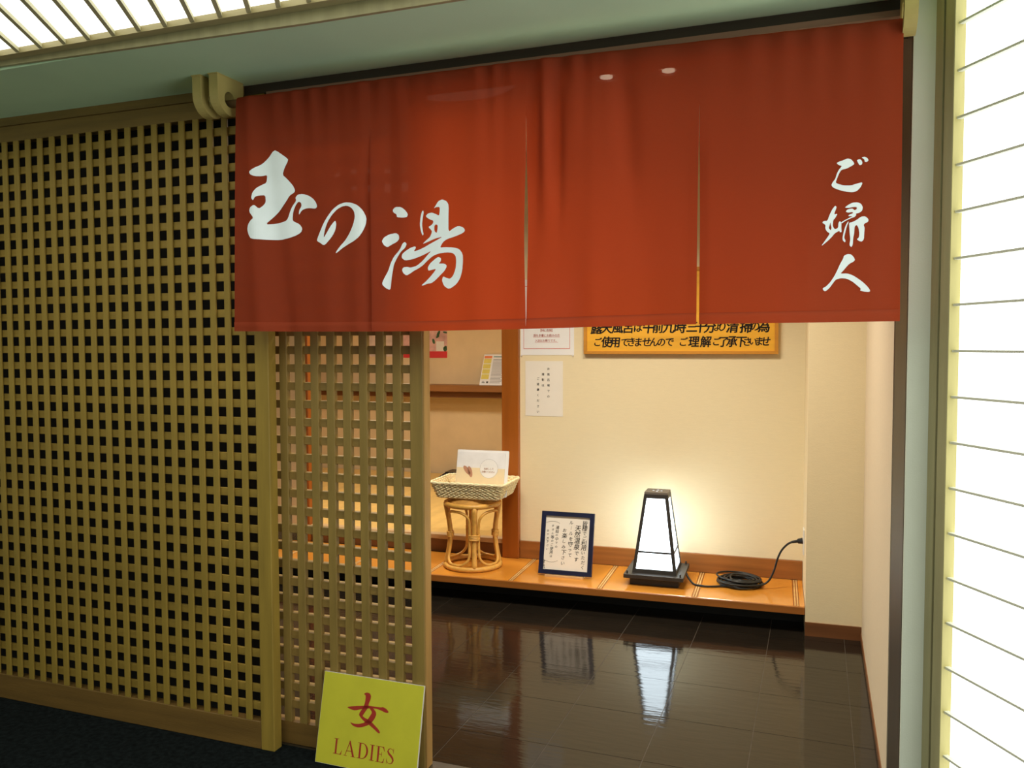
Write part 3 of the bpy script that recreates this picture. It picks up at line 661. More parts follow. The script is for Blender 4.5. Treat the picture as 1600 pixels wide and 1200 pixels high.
# ------------------------------------------------------------------ LADIES sign leaning on the sliding door
ang = math.atan2(.062, .2675)
sg = thing('ladies_sign', 'yellow square board with red LADIES lettering leaning against sliding door', 'sign', (-1.458, 2.160, .002))
M_ = Matrix.Rotation(-ang, 4, 'X')
def on_sign(name, mb, m, y=0.):
    mb.v = [tuple(M_ @ Vector((v[0], v[1] + y, v[2]))) for v in mb.v]
    return obj(name, mb, m, sg)
on_sign('board', MB().box(.0015, .3525, 0, .007, .001, .2735), 'sign_edge')
on_sign('face', MB().box(.0025, .3518, -.0006, 0.0002, .0022, .2728), 'sign_yellow')
mb = MB()
for pl in ONNA:
    vs_, fs = fill([pl], 1); i = len(mb.v)
    mb.v += [(x, 0, z) for x, z in vs_]; mb.f += [tuple(i + k for k in f) for f in fs]
on_sign('printed_character', mb, 'sign_red', -.0011)
def serif_letters(mb, x0, z0, h):
    def R(x, a, b, c, d): P(x, [(a, b), (c, b), (c, d), (a, d)])
    def P(x, pts): mb.poly([(x + p[0] * h, 0, z0 + p[1] * h) for p in pts])
    x = x0
    foot = [(.40, 0), (.60, 0), (.655, .28), (.625, .28), (.56, .10), (.48, .035), (.40, .035)]
    # L
    R(x, .12, 0, .25, 1); R(x, 0, .965, .37, 1); R(x, 0, 0, .42, .035); P(x, foot); x += .80 * h
    # A
    P(x, [(.09, .03), (.13, .03), (.415, .90), (.38, .97)]); P(x, [(.36, 1.0), (.43, 1.0), (.80, .03), (.65, .03), (.365, .86)])
    R(x, .20, .31, .62, .35); R(x, 0, 0, .26, .03); R(x, .54, 0, .90, .03); x += 1.0 * h
    # D
    R(x, .12, 0, .25, 1); R(x, 0, .965, .37, 1); R(x, 0, 0, .37, .035)
    arc = [math.pi / 2 - math.pi * k / 16 for k in range(17)]
    for k in range(16):
        q = [(.36 + .44 * math.cos(arc[k]), .5 + .5 * math.sin(arc[k])), (.36 + .30 * math.cos(arc[k]), .5 + .465 * math.sin(arc[k])),
             (.36 + .30 * math.cos(arc[k + 1]), .5 + .465 * math.sin(arc[k + 1])), (.36 + .44 * math.cos(arc[k + 1]), .5 + .5 * math.sin(arc[k + 1]))]
        P(x, q)
    x += .90 * h
    # I
    R(x, .12, 0, .25, 1); R(x, 0, .965, .37, 1); R(x, 0, 0, .37, .035); x += .46 * h
    # E
    R(x, .12, 0, .25, 1); R(x, 0, .965, .42, 1); R(x, 0, 0, .42, .035); P(x, foot)
    P(x, [(p[0] - .02, 1 - p[1]) for p in reversed(foot)]); R(x, .25, .495, .44, .53); R(x, .425, .38, .455, .65); x += .76 * h
    # S
    path = [(.50, .84), (.41, .95), (.28, .98), (.15, .90), (.12, .77), (.2, .64), (.35, .53), (.48, .40), (.53, .25), (.47, .10), (.33, .022), (.18, .06), (.07, .2)]
    wd = [.03, .03, .035, .07, .11, .13, .145, .135, .11, .07, .04, .03, .03]
    for k in range(len(path) - 1):
        def nrm(k):
            a = path[max(0, k - 1)]; b = path[min(len(path) - 1, k + 1)]; d = Vector((b[0] - a[0], b[1] - a[1])).normalized(); return (-d.y, d.x)
        n0, n1_ = nrm(k), nrm(k + 1); a, b = path[k], path[k + 1]; w0, w1 = wd[k] / 2, wd[k + 1] / 2
        P(x, [(a[0] + n0[0] * w0, a[1] + n0[1] * w0), (a[0] - n0[0] * w0, a[1] - n0[1] * w0), (b[0] - n1_[0] * w1, b[1] - n1_[1] * w1), (b[0] + n1_[0] * w1, b[1] + n1_[1] * w1)])
    R(x, .50, .70, .53, 1.0); R(x, .05, 0, .08, .31); x += .6 * h
    return x
mb = MB(); hL = .0455
end = serif_letters(mb, 0, 0, hL)
sx = (.274 - .0625) / end
mb.v = [(.0625 + v[0] * sx, v[1], .0355 + v[2]) for v in mb.v]
on_sign('lettering', mb, 'sign_red', -.0011)

# ------------------------------------------------------------------ lantern on the step
lt = ithing('floor_lantern', 'tapered dark framed lantern with glowing white panes on wooden step', 'lantern', -.690, .250, .12)
obj('base', MB().box(-.119, .119, -.112, .112, 0, .040), 'lantern_metal', lt, bevel=.002)
pl = obj('base_plate', MB().box(-.145, .145, -.145, .145, .038, .058), 'lantern_metal', lt, bevel=.0015)
for sx_ in (-1, 1):
    for sy_ in (-1, 1):
        obj('peg', MB().cyl((sx_ * .129, sy_ * .129), .0042, .057, .072, 10), 'lantern_metal', pl)
B0, T0, ZB, ZT = .1085, .0570, .058, .452
def half(z): return B0 + (T0 - B0) * (z - ZB) / (ZT - ZB)
def bar(s1, s2, wdt=.016):
    """corner post"""
    p = []
    for z in (ZB, ZT - .012):
        h = half(z); a0, a1 = h, h - wdt
        p += [(s1 * a1, s2 * a1, z), (s1 * a0, s2 * a1, z), (s1 * a0, s2 * a0, z), (s1 * a1, s2 * a0, z)]
    return MB().hexa(p)
for s1 in (-1, 1):
    for s2 in (-1, 1): obj('corner_post', bar(s1, s2), 'lantern_metal', lt)
def ring(z0, z1, t, ins=0.):
    h0, h1 = half(z0) - ins, half(z1) - ins; mb = MB()
    for (ax, sg_) in ((0, 1), (0, -1), (1, 1), (1, -1)):
        pts = []
        for z, h in ((z0, h0), (z1, h1)):
            q = [(-h, h - t), (h, h - t), (h, h), (-h, h)]
            pts += [((a, sg_ * b, z) if ax == 0 else (sg_ * b, a, z)) for a, b in q]
        mb.hexa(pts)
    return mb
obj('bottom_rail', ring(ZB, ZB + .020, .010, .0005), 'lantern_metal', lt)
obj('middle_rail', ring(.156, .1645, .008, .0005), 'lantern_metal', lt)
obj('top_rail', ring(ZT - .030, ZT - .010, .010, .0005), 'lantern_metal', lt)
cap = obj('cap', MB().box(-.0575, .0575, -.0575, .0575, ZT - .012, ZT), 'lantern_top', lt)
for a in range(4):
    c, s = math.cos(a * math.pi / 2), math.sin(a * math.pi / 2)
    obj('vent_hole', MB().cyl((.02 * c, .02 * s), .0055, ZT, ZT + .0008, 12), 'vent_glow', cap)
for (ax, sg_) in ((0, 1), (0, -1), (1, 1), (1, -1)):
    for (z0, z1) in ((ZB + .020, .157), (.164, ZT - .029)):
        pts = []
        for z in (z0, z1):
            h = half(z) - .005; q = [(-h + .004, h - .003), (h - .004, h - .003), (h - .004, h), (-h + .004, h)]
            pts += [((a, sg_ * b, z) if ax == 0 else (sg_ * b, a, z)) for a, b in q]
        obj('pane', MB().hexa(pts), 'lantern_glow', lt)

# ------------------------------------------------------------------ power cord, plug, socket
pc = ithing('power_cord', 'black power cord coiled on the step beside the lantern', 'cord', -.30, .28, .12)
def smooth_path(P, n=10):
    out = []
    for k in range(len(P) - 1):
        p0, p1, p2, p3 = (Vector(P[max(0, k - 1)]), Vector(P[k]), Vector(P[k + 1]), Vector(P[min(len(P) - 1, k + 2)]))
        for q in range(n):
            t = q / n
            out.append(.5 * (2 * p1 + (p2 - p0) * t + (2 * p0 - 5 * p1 + 4 * p2 - p3) * t * t + (3 * p1 - p0 - 3 * p2 + p3) * t ** 3))
    out.append(Vector(P[-1])); return out
def cl_(u, v, z): return (u + .30, v - .28, z - .12)
cr_ = .0050
obj('cable', MB().tube(smooth_path([cl_(-.546, .25, .166), cl_(-.535, .235, .150), cl_(-.505, .205, .128), cl_(-.46, .19, .1256), cl_(-.42, .195, .1256), cl_(-.36, .215, .1262), cl_(-.29, .215, .128)]), cr_, 8), 'cord', pc, smooth=True)
rnd = random.Random(3)
pts = []
turns = 13
for k in range(turns * 36):
    a = 2 * math.pi * k / 36; ph = k / 36
    rx = .082 + .026 * math.sin(ph * 2.3) + .006 * math.sin(a * 2 + ph); ry = .074 + .024 * math.sin(ph * 2.3 + .5)
    cx, cy = .008 * math.sin(ph * 3.1), .010 * math.cos(ph * 2.7)
    zz = .0052 + .0024 * ph + .004 * math.sin(a + ph * 1.3) * min(1, ph / 3)
    pts.append((-.290 + .30 + cx + rx * math.cos(a + 4.2), .292 - .28 + cy + ry * math.sin(a + 4.2), max(.0052, zz)))
obj('coil', MB().tube(pts, cr_, 7), 'cord', pc, smooth=True)
tail = smooth_path([cl_(-.25, .215, .145), cl_(-.20, .23, .140), cl_(-.172, .245, .146), cl_(-.148, .25, .1694), cl_(-.128, .25, .2179), cl_(-.114, .25, .272), cl_(-.096, .25, .314), cl_(-.070, .25, .345), cl_(-.050, .25, .357), cl_(-.036, .25, .361)])
obj('cable', MB().tube(tail, cr_, 8), 'cord', pc, smooth=True)
q = [cl_(-.052, .25, .357), cl_(-.046, .25, .3585), cl_(-.0455, .25, .3587), cl_(-.026, .25, .363), cl_(-.022, .25, .364), cl_(-.006, .25, .366), cl_(-.0055, .25, .366), cl_(-.001, .25, .3665)]
obj('plug', MB().tube(q, [.0055, .0065, .0065, .007, .012, .0135, .015, .015], 14), 'cord', pc, smooth=True)
so = ithing('wall_socket', 'white wall socket plate holding the black plug', 'socket', .0, .25, .366)
obj('plate', MB().box(0, .006, -.035, .035, -.06, .06), 'plastic_white', so, bevel=.001)
obj('socket_face', MB().box(-.0008, .001, -.011, .011, -.02, .02), 'plastic_white', so)

# ------------------------------------------------------------------ framed notice on the step
fr = ithing('framed_notice', 'handwritten notice in dark navy frame leaning on the step', 'framed notice', -1.147, .165, .12)
LA = math.atan2(.078, .300)
MF = Matrix.Rotation(-LA, 4, 'X')
def on_frame(name, mb, m, par=None, y=0.):
    mb.v = [tuple(MF @ Vector((v[0], v[1] + y, v[2])) + Vector((0, 0, .009))) for v in mb.v]
    return obj(name, mb, m, par or fr)
fw_, fh, bw = .139, .318, .0225
for (a, b, c, d, nm) in ((-fw_, fw_, 0, bw, 'frame_rail'), (-fw_, fw_, fh - bw, fh, 'frame_rail')):
    on_frame(nm, MB().prism([(a, -1), (b, -1), (b, 1), (a, 1)], 0, 1) if False else MB().box(a, b, -.009, .009, c, d), 'navy')
on_frame('frame_stile', MB().box(-fw_, -fw_ + bw, -.0085, .009, bw, fh - bw), 'navy')
on_frame('frame_stile', MB().box(fw_ - bw, fw_, -.0085, .009, bw, fh - bw), 'navy')
sheet = on_frame('sheet', MB().box(-fw_ + bw, fw_ - bw, 0, .006, bw, fh - bw), 'paper')
mb = MB(); pwid = 2 * (fw_ - bw); pht = fh - 2 * bw
def cx(f): return -fw_ + bw + pwid * f
def cz(f): return fh - bw - pht * f
rnd = random.Random(5)
def hand_col(s, f, f0, f1, size, bold):
    st_ = (f1 - f0) * pht / max(1, len(s))
    for k, ch in enumerate(s):
        sc = size * (1.12 if ord(ch) > 0x4e00 else .82)
        put_glyph(mb, '︱' if ch == 'ー' else ch, cx(f) + rnd.uniform(-.0012, .0012), cz(f0) - st_ * (k + .5), sc, bold=bold, slant=.12)
hand_col('皆様でご利用いただく', .885, .07, .965, .0255, .010)
hand_col('天然温泉です', .735, .15, .84, .0275, .013)
hand_col('ルールを守って', .585, .06, .76, .025, .010)
hand_col('お楽しみ下さい', .44, .21, .92, .0245, .008)
hand_col('湯船の中での', .265, .18, .61, .0165, .003)
hand_col('タオル等のご使用は', .165, .155, .79, .0165, .003)
hand_col('おやめ下さい', .065, .25, .66, .0155, .003)
for (z0, sg_) in ((.105, 1), (.865, -1)):
    for k in range(10):
        t0, t1 = -1 + .2 * k, -1 + .2 * (k + 1)
        def A_(t, o): return (cx(.165) + .036 * t, 0, cz(z0) - sg_ * .009 * t * t + o)
        mb.poly([A_(t0, 0), A_(t1, 0), A_(t1, .0012), A_(t0, .0012)])
for k in range(26):      # worn ink blotches on the lower left rim
    x_, z_ = -fw_ + bw + abs(rnd.gauss(0, .004)), bw + rnd.uniform(0, .055); r_ = rnd.uniform(.0008, .0024)
    mb.poly([(x_ + r_ * math.cos(a) * rnd.uniform(.6, 1.3), 0, z_ + r_ * math.sin(a) * rnd.uniform(.6, 1.5)) for a in [i * math.pi / 4 for i in range(8)]])
on_frame('handwriting', mb, 'ink', sheet, -.0006)
obj('stand', MB().box(-.100, .100, -.024, -.012, 0, .009).box(-.100, .100, -.012, .09, 0, .005).hexa([(-.02, .085, 0), (.02, .085, 0), (.02, .09, 0), (-.02, .09, 0), (-.02, .055, .19), (.02, .055, .19), (.02, .060, .19), (-.02, .060, .19)]), 'frame_stand', fr)

# ------------------------------------------------------------------ wall papers and the wooden board
def sheet_on_wall(name, label, cat, u0, u1, z0, z1, v, m='paper', th=.0012):
    t = ithing(name, label, cat, (u0 + u1) / 2, v, z0)
    s = obj('sheet', MB().box(-(u1 - u0) / 2, (u1 - u0) / 2, -th, 0, 0, z1 - z0), m, t)
    return t, s
t, s = sheet_on_wall('photo_ban_notice', 'white paper notice with small black vertical text below red bordered sheet', 'notice', -1.4472, -1.2345, .9135, 1.2148, .4695)
wd, ht = .2127, .3013
mb = MB(); s_ = .0118
def pzx(px): return -wd / 2 + wd * (px - 155) / 445
def pzz(py): return ht - ht * (py - 475) / 655
col_text(mb, 'お風呂場での', pzx(430), pzz(567), .0148, 65.5 / 655 * ht, y=-.0016, bold=.012)
col_text(mb, '撮影は', pzx(366), pzz(632), .0148, 65.5 / 655 * ht, y=-.0016, bold=.012)
col_text(mb, 'ご遠慮ください', pzx(306), pzz(685), .0148, 65.5 / 655 * ht, y=-.0016, bold=.012)
obj('printed_text', mb, 'ink', s)
t, s = sheet_on_wall('red_bordered_notice', 'laminated white notice with red border and red text under the curtain', 'notice', -1.4735, -1.1725, 1.2475, 1.66, .4695, 'paper_white')
h0 = 1.2475; c0 = (-1.4735 - 1.1725) / 2
mb = MB()
bl, brt, bb, bt = -1.4575 - c0, -1.1955 - c0, 1.2815 - h0, 1.625 - h0
for (a, b, c, d) in ((bl, brt, bb, bb + .0028), (bl, brt, bt - .0028, bt), (bl, bl + .0022, bb, bt), (brt - .0022, brt, bb, bt)):
    mb.poly([(a, -.0016, c), (b, -.0016, c), (b, -.0016, d), (a, -.0016, d)])
obj('red_border', mb, 'red_ink', s)
mb = MB(); mc = (bl + brt) / 2
def rowc(s__, z, size, step):
    row_text(mb, s__, mc - step * (len(s__) - 1) / 2, z, size, step, y=-.0016, bold=.012)
rowc('【特に危険】', 1.3815 - h0, .0155, .0145)
rowc('酒を多量にお飲みの方', 1.3545 - h0, .0150, .0150)
rowc('入浴はお断りです。', 1.3265 - h0, .0150, .0145)
for (n, z) in ((10, 1.3445 - h0), (8.6, 1.3165 - h0)):
    hw = n * .0145 / 2 + .003; mb.poly([(mc - hw, -.0016, z), (mc + hw, -.0016, z), (mc + hw, -.0016, z + .0014), (mc - hw, -.0016, z + .0014)])
obj('printed_text', mb, 'red_ink', s)
for u_ in (-1.468, -1.178):
    obj('pin', MB().tube([(u_ - c0, -.006, -.002), (u_ - c0, 0, -.002)], .0042, 12), 'plastic_white', t)

bd = ithing('wooden_notice_board', 'golden wooden board with black brushed characters on the back wall', 'sign', -.618, .4695, 1.2535)
obj('panel', MB().box(-.478, .478, -.022, 0, .016, .43), 'board_wood', bd)
obj('bottom_rail', MB().box(-.4955, .4955, -.028, 0, 0, .0165), 'board_edge', bd, bevel=.0015)
obj('top_rail', MB().box(-.4955, .4955, -.028, 0, .4295, .446), 'board_edge', bd)
for sx_ in (-1, 1): obj('side_rail', MB().box(min(sx_ * .478, sx_ * .4955), max(sx_ * .478, sx_ * .4955), -.028, 0, .0165, .4295), 'board_edge', bd)
mb = MB(); rnd = random.Random(11)
def brush_row(spec, z, SZ):
    for ch, px, sc in spec:
        u_ = -1.0582 + (px - 928) * (-.1633 + 1.0582) / 275 + .618
        put_glyph(mb, ch, u_, z + rnd.uniform(-.001, .001), sc * SZ, bold=.030 if ord(ch) > 0x4e00 else .026, y=-.0228, slant=.10, sx=.94)
brush_row([('露', 932.5, 1.05), ('天', 949, 1), ('風', 967, 1), ('呂', 984.5, .95), ('は', 1000, .8), ('午', 1017, 1), ('前', 1032, .95), ('九', 1049, 1), ('時', 1067, 1.02), ('三', 1085.5, .95), ('十', 1098.5, .95), ('分', 1113, 1), ('よ', 1125, .7), ('り', 1132, .8), ('清', 1147.5, 1.02), ('掃', 1168, 1.02), ('の', 1181, .8), ('為', 1194, 1)], 1.3925 - 1.2535, .064)
brush_row([('ご', 934, .82), ('使', 949, 1.02), ('用', 963.5, .98), ('で', 979, .82), ('き', 989.5, .85), ('ま', 1000.5, .85), ('せ', 1014, .88), ('ん', 1025.5, .85), ('の', 1037.5, .82), ('で', 1050.5, .85), ('ご', 1072, .82), ('理', 1088.5, 1), ('解', 1107, 1), ('ご', 1123, .75), ('了', 1134, .95), ('承', 1146.5, 1), ('下', 1160.5, .98), ('さ', 1169.5, .8), ('い', 1178, .7), ('ま', 1187, .8), ('せ', 1197, .88)], 1.3165 - 1.2535, .0575)
obj('brushed_text', mb, 'ink', bd)

# ------------------------------------------------------------------ rattan stool
so_ = ithing('rattan_stool', 'round rattan stool with bentwood loops standing on the step', 'stool', -1.672, .232, .12)
HS = .342
def hr(z):                    # hourglass radius
    t = z / HS; return .146 - .024 * math.sin(math.pi * t) ** 1.2 - .004 * t
def circ(r, z, n=40): return [(r * math.cos(2 * math.pi * k / n), r * math.sin(2 * math.pi * k / n), z) for k in range(n)]
obj('base_ring', MB().tube(circ(.146, .0135), .0135, 10, True), 'rattan', so_, smooth=True)
obj('seat_ring', MB().tube(circ(.142, HS), .0135, 10, True), 'rattan', so_, smooth=True)
obj('seat', MB().cyl((0, 0), .136, HS - .006, HS + .012, 32, .132).cyl((0, 0), .132, HS + .012, HS + .034, 32, .10), 'rattan_dark', so_, smooth=False)
rot0 = math.radians(-66)
for q in range(4):
    a = rot0 + q * math.pi / 2
    zz = [.012 + (HS - .016) * k / 14 for k in range(15)]
    obj('leg', MB().tube([((hr(z)) * math.cos(a), hr(z) * math.sin(a), z) for z in zz], [.0145 - .0015 * math.sin(math.pi * k / 14) for k in range(15)], 10), 'rattan', so_, smooth=True)
    bz = HS * .52
    b_ = MB()
    for dz in (-.011, -.0037, .0037, .011):
        rr = hr(bz)
        b_.tube([((rr) * math.cos(a) + (.0285 * math.cos(p_)) * -math.sin(a) + .0165 * math.sin(p_) * math.cos(a), rr * math.sin(a) + .0285 * math.cos(p_) * math.cos(a) + .0165 * math.sin(p_) * math.sin(a), bz + dz) for p_ in [2 * math.pi * k / 16 for k in range(16)]], .0042, 6, True)
    obj('binding', b_, 'rattan', so_, smooth=True)
    # loop between this leg and the next
    d0 = .0225; pts = []
    zl, zh, rc = .030, HS - .030, .055
    R_ = .115; w_ = (math.pi / 2) * R_ - 2 * d0      # unrolled width
    def corner(cx_, cz_, a0, a1): return [(cx_ + rc * math.cos(a0 + (a1 - a0) * k / 6), cz_ + rc * math.sin(a0 + (a1 - a0) * k / 6)) for k in range(7)]
    flat = corner(w_ - rc, zl + rc, -math.pi / 2, 0) + [(w_, zl + rc + (zh - zl - 2 * rc) * k / 6) for k in range(1, 6)] + corner(w_ - rc, zh - rc, 0, math.pi / 2) \
        + corner(rc, zh - rc, math.pi / 2, math.pi) + [(0, zh - rc - (zh - zl - 2 * rc) * k / 6) for k in range(1, 6)] + corner(rc, zl + rc, math.pi, 3 * math.pi / 2)
    for (s_, z) in flat:
        r = hr(z); aa = a + (d0 + s_) / R_ if False else a + (math.pi / 2) * ((d0 + s_) / ((math.pi / 2) * R_))
        pts.append((r * math.cos(aa), r * math.sin(aa), z))
    obj('loop', MB().tube(pts, .0075, 8, True), 'rattan', so_, smooth=True)

# ------------------------------------------------------------------ wicker basket on the stool
bk = ithing('wicker_basket', 'pale woven rectangular basket resting on the rattan stool', 'basket', -1.663, .252, .497)
def rrect(hx, hy, rc, n=8):
    P = []
    for (sx_, sy_, a0) in ((1, -1, -90), (1, 1, 0), (-1, 1, 90), (-1, -1, 180)):
        for k in range(n + 1):
            a = math.radians(a0 + 90 * k / n); P.append((sx_ * (hx - rc) + rc * math.cos(a), sy_ * (hy - rc) + rc * math.sin(a)))
    return P
def resample(P, n):
    L_ = [0]
    for k in range(len(P)): L_.append(L_[-1] + math.dist(P[k], P[(k + 1) % len(P)]))
    out = []; j = 0
    for q in range(n):
        s_ = L_[-1] * q / n
        while L_[j + 1] < s_: j += 1
        f = (s_ - L_[j]) / max(1e-9, L_[j + 1] - L_[j]); a, b = P[j], P[(j + 1) % len(P)]
        out.append((a[0] + (b[0] - a[0]) * f, a[1] + (b[1] - a[1]) * f))
    return out
HB = .083; rows_ = 11; nw_ = 84
wv = MB()
def bdims(z): t = z / HB; return .172 + .032 * t, .125 + .026 * t
for r_ in range(rows_):
    z = .006 + (HB - .014) * r_ / (rows_ - 1); hx, hy = bdims(z)
    P = resample(rrect(hx, hy, .03), nw_ * 4); pts = []
    for k, (x, y) in enumerate(P):
        nx_, ny_ = P[(k + 1) % len(P)][1] - P[k - 1][1], -(P[(k + 1) % len(P)][0] - P[k - 1][0]); l_ = math.hypot(nx_, ny_)
        o_ = .0034 * math.sin(2 * math.pi * (k / 4) / 2 + math.pi * r_)
        pts.append((x + nx_ / l_ * o_, y + ny_ / l_ * o_, z + .0016 * math.sin(2 * math.pi * k / 8 + r_)))
    wv.tube(pts, .0041, 5, True)
obj('weave', wv, 'wicker', bk, smooth=True)
rim = MB()
hx, hy = bdims(HB)
for ph in (0, math.pi):
    P = resample(rrect(hx + .002, hy + .002, .032), 160)
    rim.tube([(x, y, HB + .003 * math.sin(k * .8 + ph)) for k, (x, y) in enumerate(P)], .0052, 6, True)
obj('rim', rim, 'wicker', bk, smooth=True)
sk = MB()
for z0, z1 in ((.004, HB),):
    P0_ = resample(rrect(bdims(z0)[0] - .004, bdims(z0)[1] - .004, .028), 60); P1_ = resample(rrect(bdims(z1)[0] - .004, bdims(z1)[1] - .004, .03), 60)
    for k in range(60):
        j = (k + 1) % 60; sk.poly([(*P0_[k], z0), (*P0_[j], z0), (*P1_[j], z1), (*P1_[k], z1)])
obj('liner', sk, 'wicker_base', bk)
obj('bottom', MB().prism(rrect(.170, .123, .03), .0, .005), 'wicker_base', bk)

# card stand in the basket
cdt = ithing('card_stand', 'white landscape sign card with beige lower band standing in the basket', 'sign', -1.618, .185, .5025, math.radians(0))
CA = math.radians(12); MC = Matrix.Rotation(-CA, 4, 'X')
def on_card(name, mb, m, par=None, y=0.):
    mb.v = [tuple(MC @ Vector((v[0], v[1] + y, v[2]))) for v in mb.v]
    return obj(name, mb, m, par or cdt)
def rc_plate(x0, x1, z0, z1, r, y0, y1):
    P = [((x0 + x1) / 2 + a, (z0 + z1) / 2 + b) for a, b in rrect((x1 - x0) / 2, (z1 - z0) / 2, r, 4)]
    mb = MB().prism(P, y0, y1); mb.v = [(v[0], v[2], v[1]) for v in mb.v]; return mb
on_card('back_sheet', rc_plate(-.141, .150, .004, .247, .006, .006, .009), 'paper_white')
cardp = on_card('card', MB().box(-.137, .134, 0, .002, 0, .235), 'card_grey')
on_card('lower_band', MB().box(-.137, .134, -.0006, 0, 0, .152), 'card_beige', cardp)
def flat(pts, y=0.): return MB().poly([(a, y, b) for a, b in pts])
def ell(cx_, cz_, rx, rz, rot=0., n=24): return [(cx_ + rx * math.cos(t) * math.cos(rot) - rz * math.sin(t) * math.sin(rot), cz_ + rx * math.cos(t) * math.sin(rot) + rz * math.sin(t) * math.cos(rot)) for t in [2 * math.pi * k / n for k in range(n)]]
on_card('circle_outline', flat(ell(.045, .150, .0505, .0505, n=32)), 'grey_print', cardp, -.0010)
on_card('circle', flat(ell(.045, .150, .0495, .0495, n=32)), 'paper_white', cardp, -.0014)
mb = MB()
row_text(mb, '使用後はこちらに', .045 - 3.5 * .0098, .166, .0098, .0098)
on_card('printed_text_top', mb, 'card_grey', cardp, -.0018)
mb = MB()
row_text(mb, 'お戻しして', .045 - 2 * .011, .149, .0115, .011, bold=.02); row_text(mb, 'お使いください', .042 - 3 * .0105, .133, .0112, .0105, bold=.02)
on_card('printed_text', mb, 'brown_print', cardp, -.0018)
mb = MB()
for (a, b, r0) in ((-.078, .137, .35), (-.060, .130, .75)):
    i = len(mb.v); mb.poly([(x_, 0, z_) for x_, z_ in ell(a, b, .030, .012, -r0 - .5)])
on_card('slipper_print', mb, 'brown_print', cardp, -.0012)

# ------------------------------------------------------------------ raised room: shelf, leaflet, posters, tray
shf = ithing('wall_shelf', 'long brown wooden shelf on the wall of the raised room', 'shelf', -2.9, 2.62, .872)
obj('apron', MB().box(-2.05, 1.49, -.15, -.12, 0, .051), 'baseboard_dark', shf)
obj('board', MB().box(-2.05, 1.49, -.20, 0, .051, .104), 'shelf_wood', shf, bevel=.002)
lf = ithing('leaflet_stand', 'white information leaflet with yellow column leaning on the shelf', 'leaflet', -2.335, 2.475, .977)
TA = math.atan2(.125, .24); ML = Matrix.Rotation(-TA, 4, 'X')
def on_leaf(name, mb, m, par=None, y=0.):
    mb.v = [tuple(ML @ Vector((v[0], v[1] + y, v[2]))) for v in mb.v]; return obj(name, mb, m, par or lf)
sheet = on_leaf('sheet', MB().box(-.118, .092, 0, .004, 0, .282), 'paper_white')
def rects(L_, m, nm):
    mb = MB()
    for a, b, c, d in L_: mb.poly([(a, 0, c), (b, 0, c), (b, 0, d), (a, 0, d)])
    on_leaf(nm, mb, m, sheet, -.001)
rects([(-.112, -.045, .245, .268)], 'orange_print', 'header_block')
rects([(-.112, -.047, .198, .240), (-.112, -.047, .150, .192), (-.112, -.047, .104, .145), (-.112, -.047, .055, .098)], 'yellow_print', 'yellow_block')
rects([(-.032, .085, .255, .264)], 'teal_print', 'title_bar')
rects([(-.032, .080 - .012 * (k % 3), .232 - .0125 * k, .2375 - .0125 * k) for k in range(18)], 'grey_print', 'text_line')
rects([(-.10, -.075, .02, .026), (-.10, -.08, .032, .037), (-.062, -.045, .018, .034)], 'ink_soft', 'small_mark')
def poster(label, u0, u1, z0, z1, m):
    t = ithing('poster', label, 'poster', (u0 + u1) / 2, 2.6195, z0)
    return t, obj('sheet', MB().box(-(u1 - u0) / 2, (u1 - u0) / 2, -.0015, 0, 0, z1 - z0), m, t)
t, s = poster('pink flower poster with red bottom band on the wall of the raised room', -3.20, -2.7925, 1.198, 1.72, 'poster_pink')
obj('red_band', MB().box(-.2037, .2037, -.0022, -.0014, .0, .0545), 'poster_red', s)
obj('blank_label', MB().box(.103, .176, -.0024, -.0014, .056, .140), 'paper', s)
mb = MB(); rnd = random.Random(2)
for (a, b, r1, r2, ro) in ((.125, .205, .028, .012, 1.1), (.118, .18, .018, .009, .6), (.185, .075, .018, .022, .2), (.19, .09, .012, .012, 0), (.08, .14, .012, .024, .3), (.185, .215, .02, .008, -.2), (-.02, .10, .03, .012, .8), (-.12, .16, .02, .03, .1), (.0, .22, .03, .013, -.5)):
    mb.poly([(x_, -.0024, z_) for x_, z_ in ell(a, b, r1, r2, ro, 12)])
obj('leaf_print', mb, 'leaf_print', s)
t, s = poster('pale poster beside the pink flower poster, seen through lattice', -3.56, -3.262, 1.207, 1.72, 'poster_pale')
mb = MB()
for k in range(6): mb.poly([(x_, -.0022, z_) for x_, z_ in ell(-.10 + .04 * k, .03 + .02 * (k % 3), .014, .006, k, 10)])
obj('dark_print', mb, 'leaf_print', s)
tr_ = ithing('black_tray', 'low black tray on the raised floor behind the basket', 'tray', -2.56, 2.48, .221)
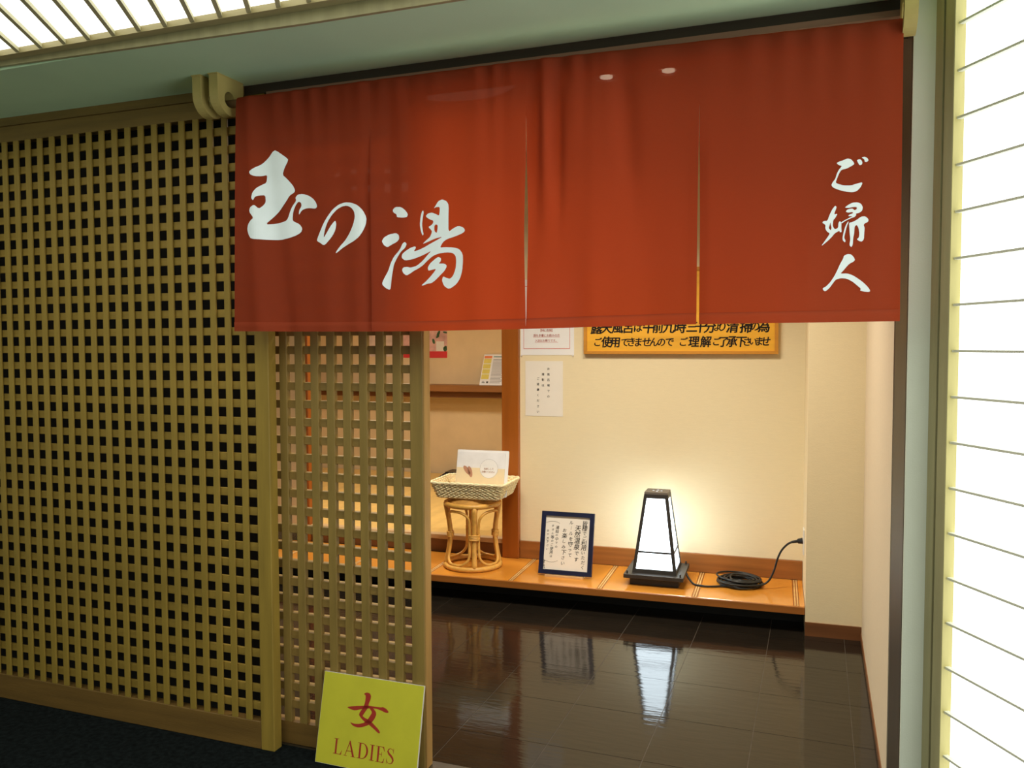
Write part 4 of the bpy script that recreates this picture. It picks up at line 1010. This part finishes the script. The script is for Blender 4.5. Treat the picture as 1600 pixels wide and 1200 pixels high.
obj('body', MB().hexa([(-.22, -.10, 0), (.25, -.10, 0), (.25, .10, 0), (-.22, .10, 0), (-.165, -.08, .036), (.25, -.08, .036), (.25, .08, .036), (-.165, .08, .036)]), 'black_lacquer', tr_)
obj('rim', MB().box(-.168, .25, -.083, .083, .036, .040), 'black_lacquer', tr_)

# ------------------------------------------------------------------ downlights
def downlight(label, x, y, watts):
    t = thing('downlight', label, 'downlight', (x, y, 2.352), group='recessed warm downlights')
    rimm = MB()
    rimm.tube([(.055 * math.cos(a), .055 * math.sin(a), -.004) for a in [2 * math.pi * k / 28 for k in range(28)]], .006, 6, True)
    obj('rim', rimm, 'lamp_rim', t, smooth=True)
    obj('bulb', MB().cyl((0, 0), .024, -.006, -.001, 20), 'bulb_glow', t)
    ld = bpy.data.lights.new('downlight_lamp', 'AREA'); ld.shape = 'DISK'; ld.size = .09; ld.energy = watts; ld.color = DOWNLIGHT; ld.spread = math.radians(128)
    lo = bpy.data.objects.new('downlight_lamp', ld); COL.objects.link(lo); lo.parent = t; lo.location = (0, 0, -.012)
downlight('left lamp of the recessed pair above the lantern step', -.79, 3.22, DOWN_W)
downlight('right lamp of the recessed pair above the lantern step', -.55, 3.23, DOWN_W)
def flush_light(label, x, y, r, watts):
    t = thing('flush_ceiling_light', label, 'ceiling light', (x, y, 2.352), group='round ceiling lights')
    obj('rim', MB().tube([(r * math.cos(a), r * math.sin(a), -.03) for a in [2 * math.pi * k / 40 for k in range(40)]], .008, 6, True), 'lamp_rim', t, smooth=True)
    obj('diffuser', MB().cyl((0, 0), r * .93, -.04, 0, 36, r), 'opal_glow', t)
    ld = bpy.data.lights.new('flush_lamp', 'AREA'); ld.shape = 'DISK'; ld.size = r * 1.8; ld.energy = watts; ld.color = DOWNLIGHT; ld.spread = math.radians(150)
    lo = bpy.data.objects.new('flush_lamp', ld); COL.objects.link(lo); lo.parent = t; lo.location = (0, 0, -.046)
flush_light('round opal ceiling light behind the curtain in the entrance room', -1.35, 2.92, .30, FLUSH_W)
flush_light('round opal ceiling light over the raised room', -2.6, 4.65, .28, DOWN_ALC_W)
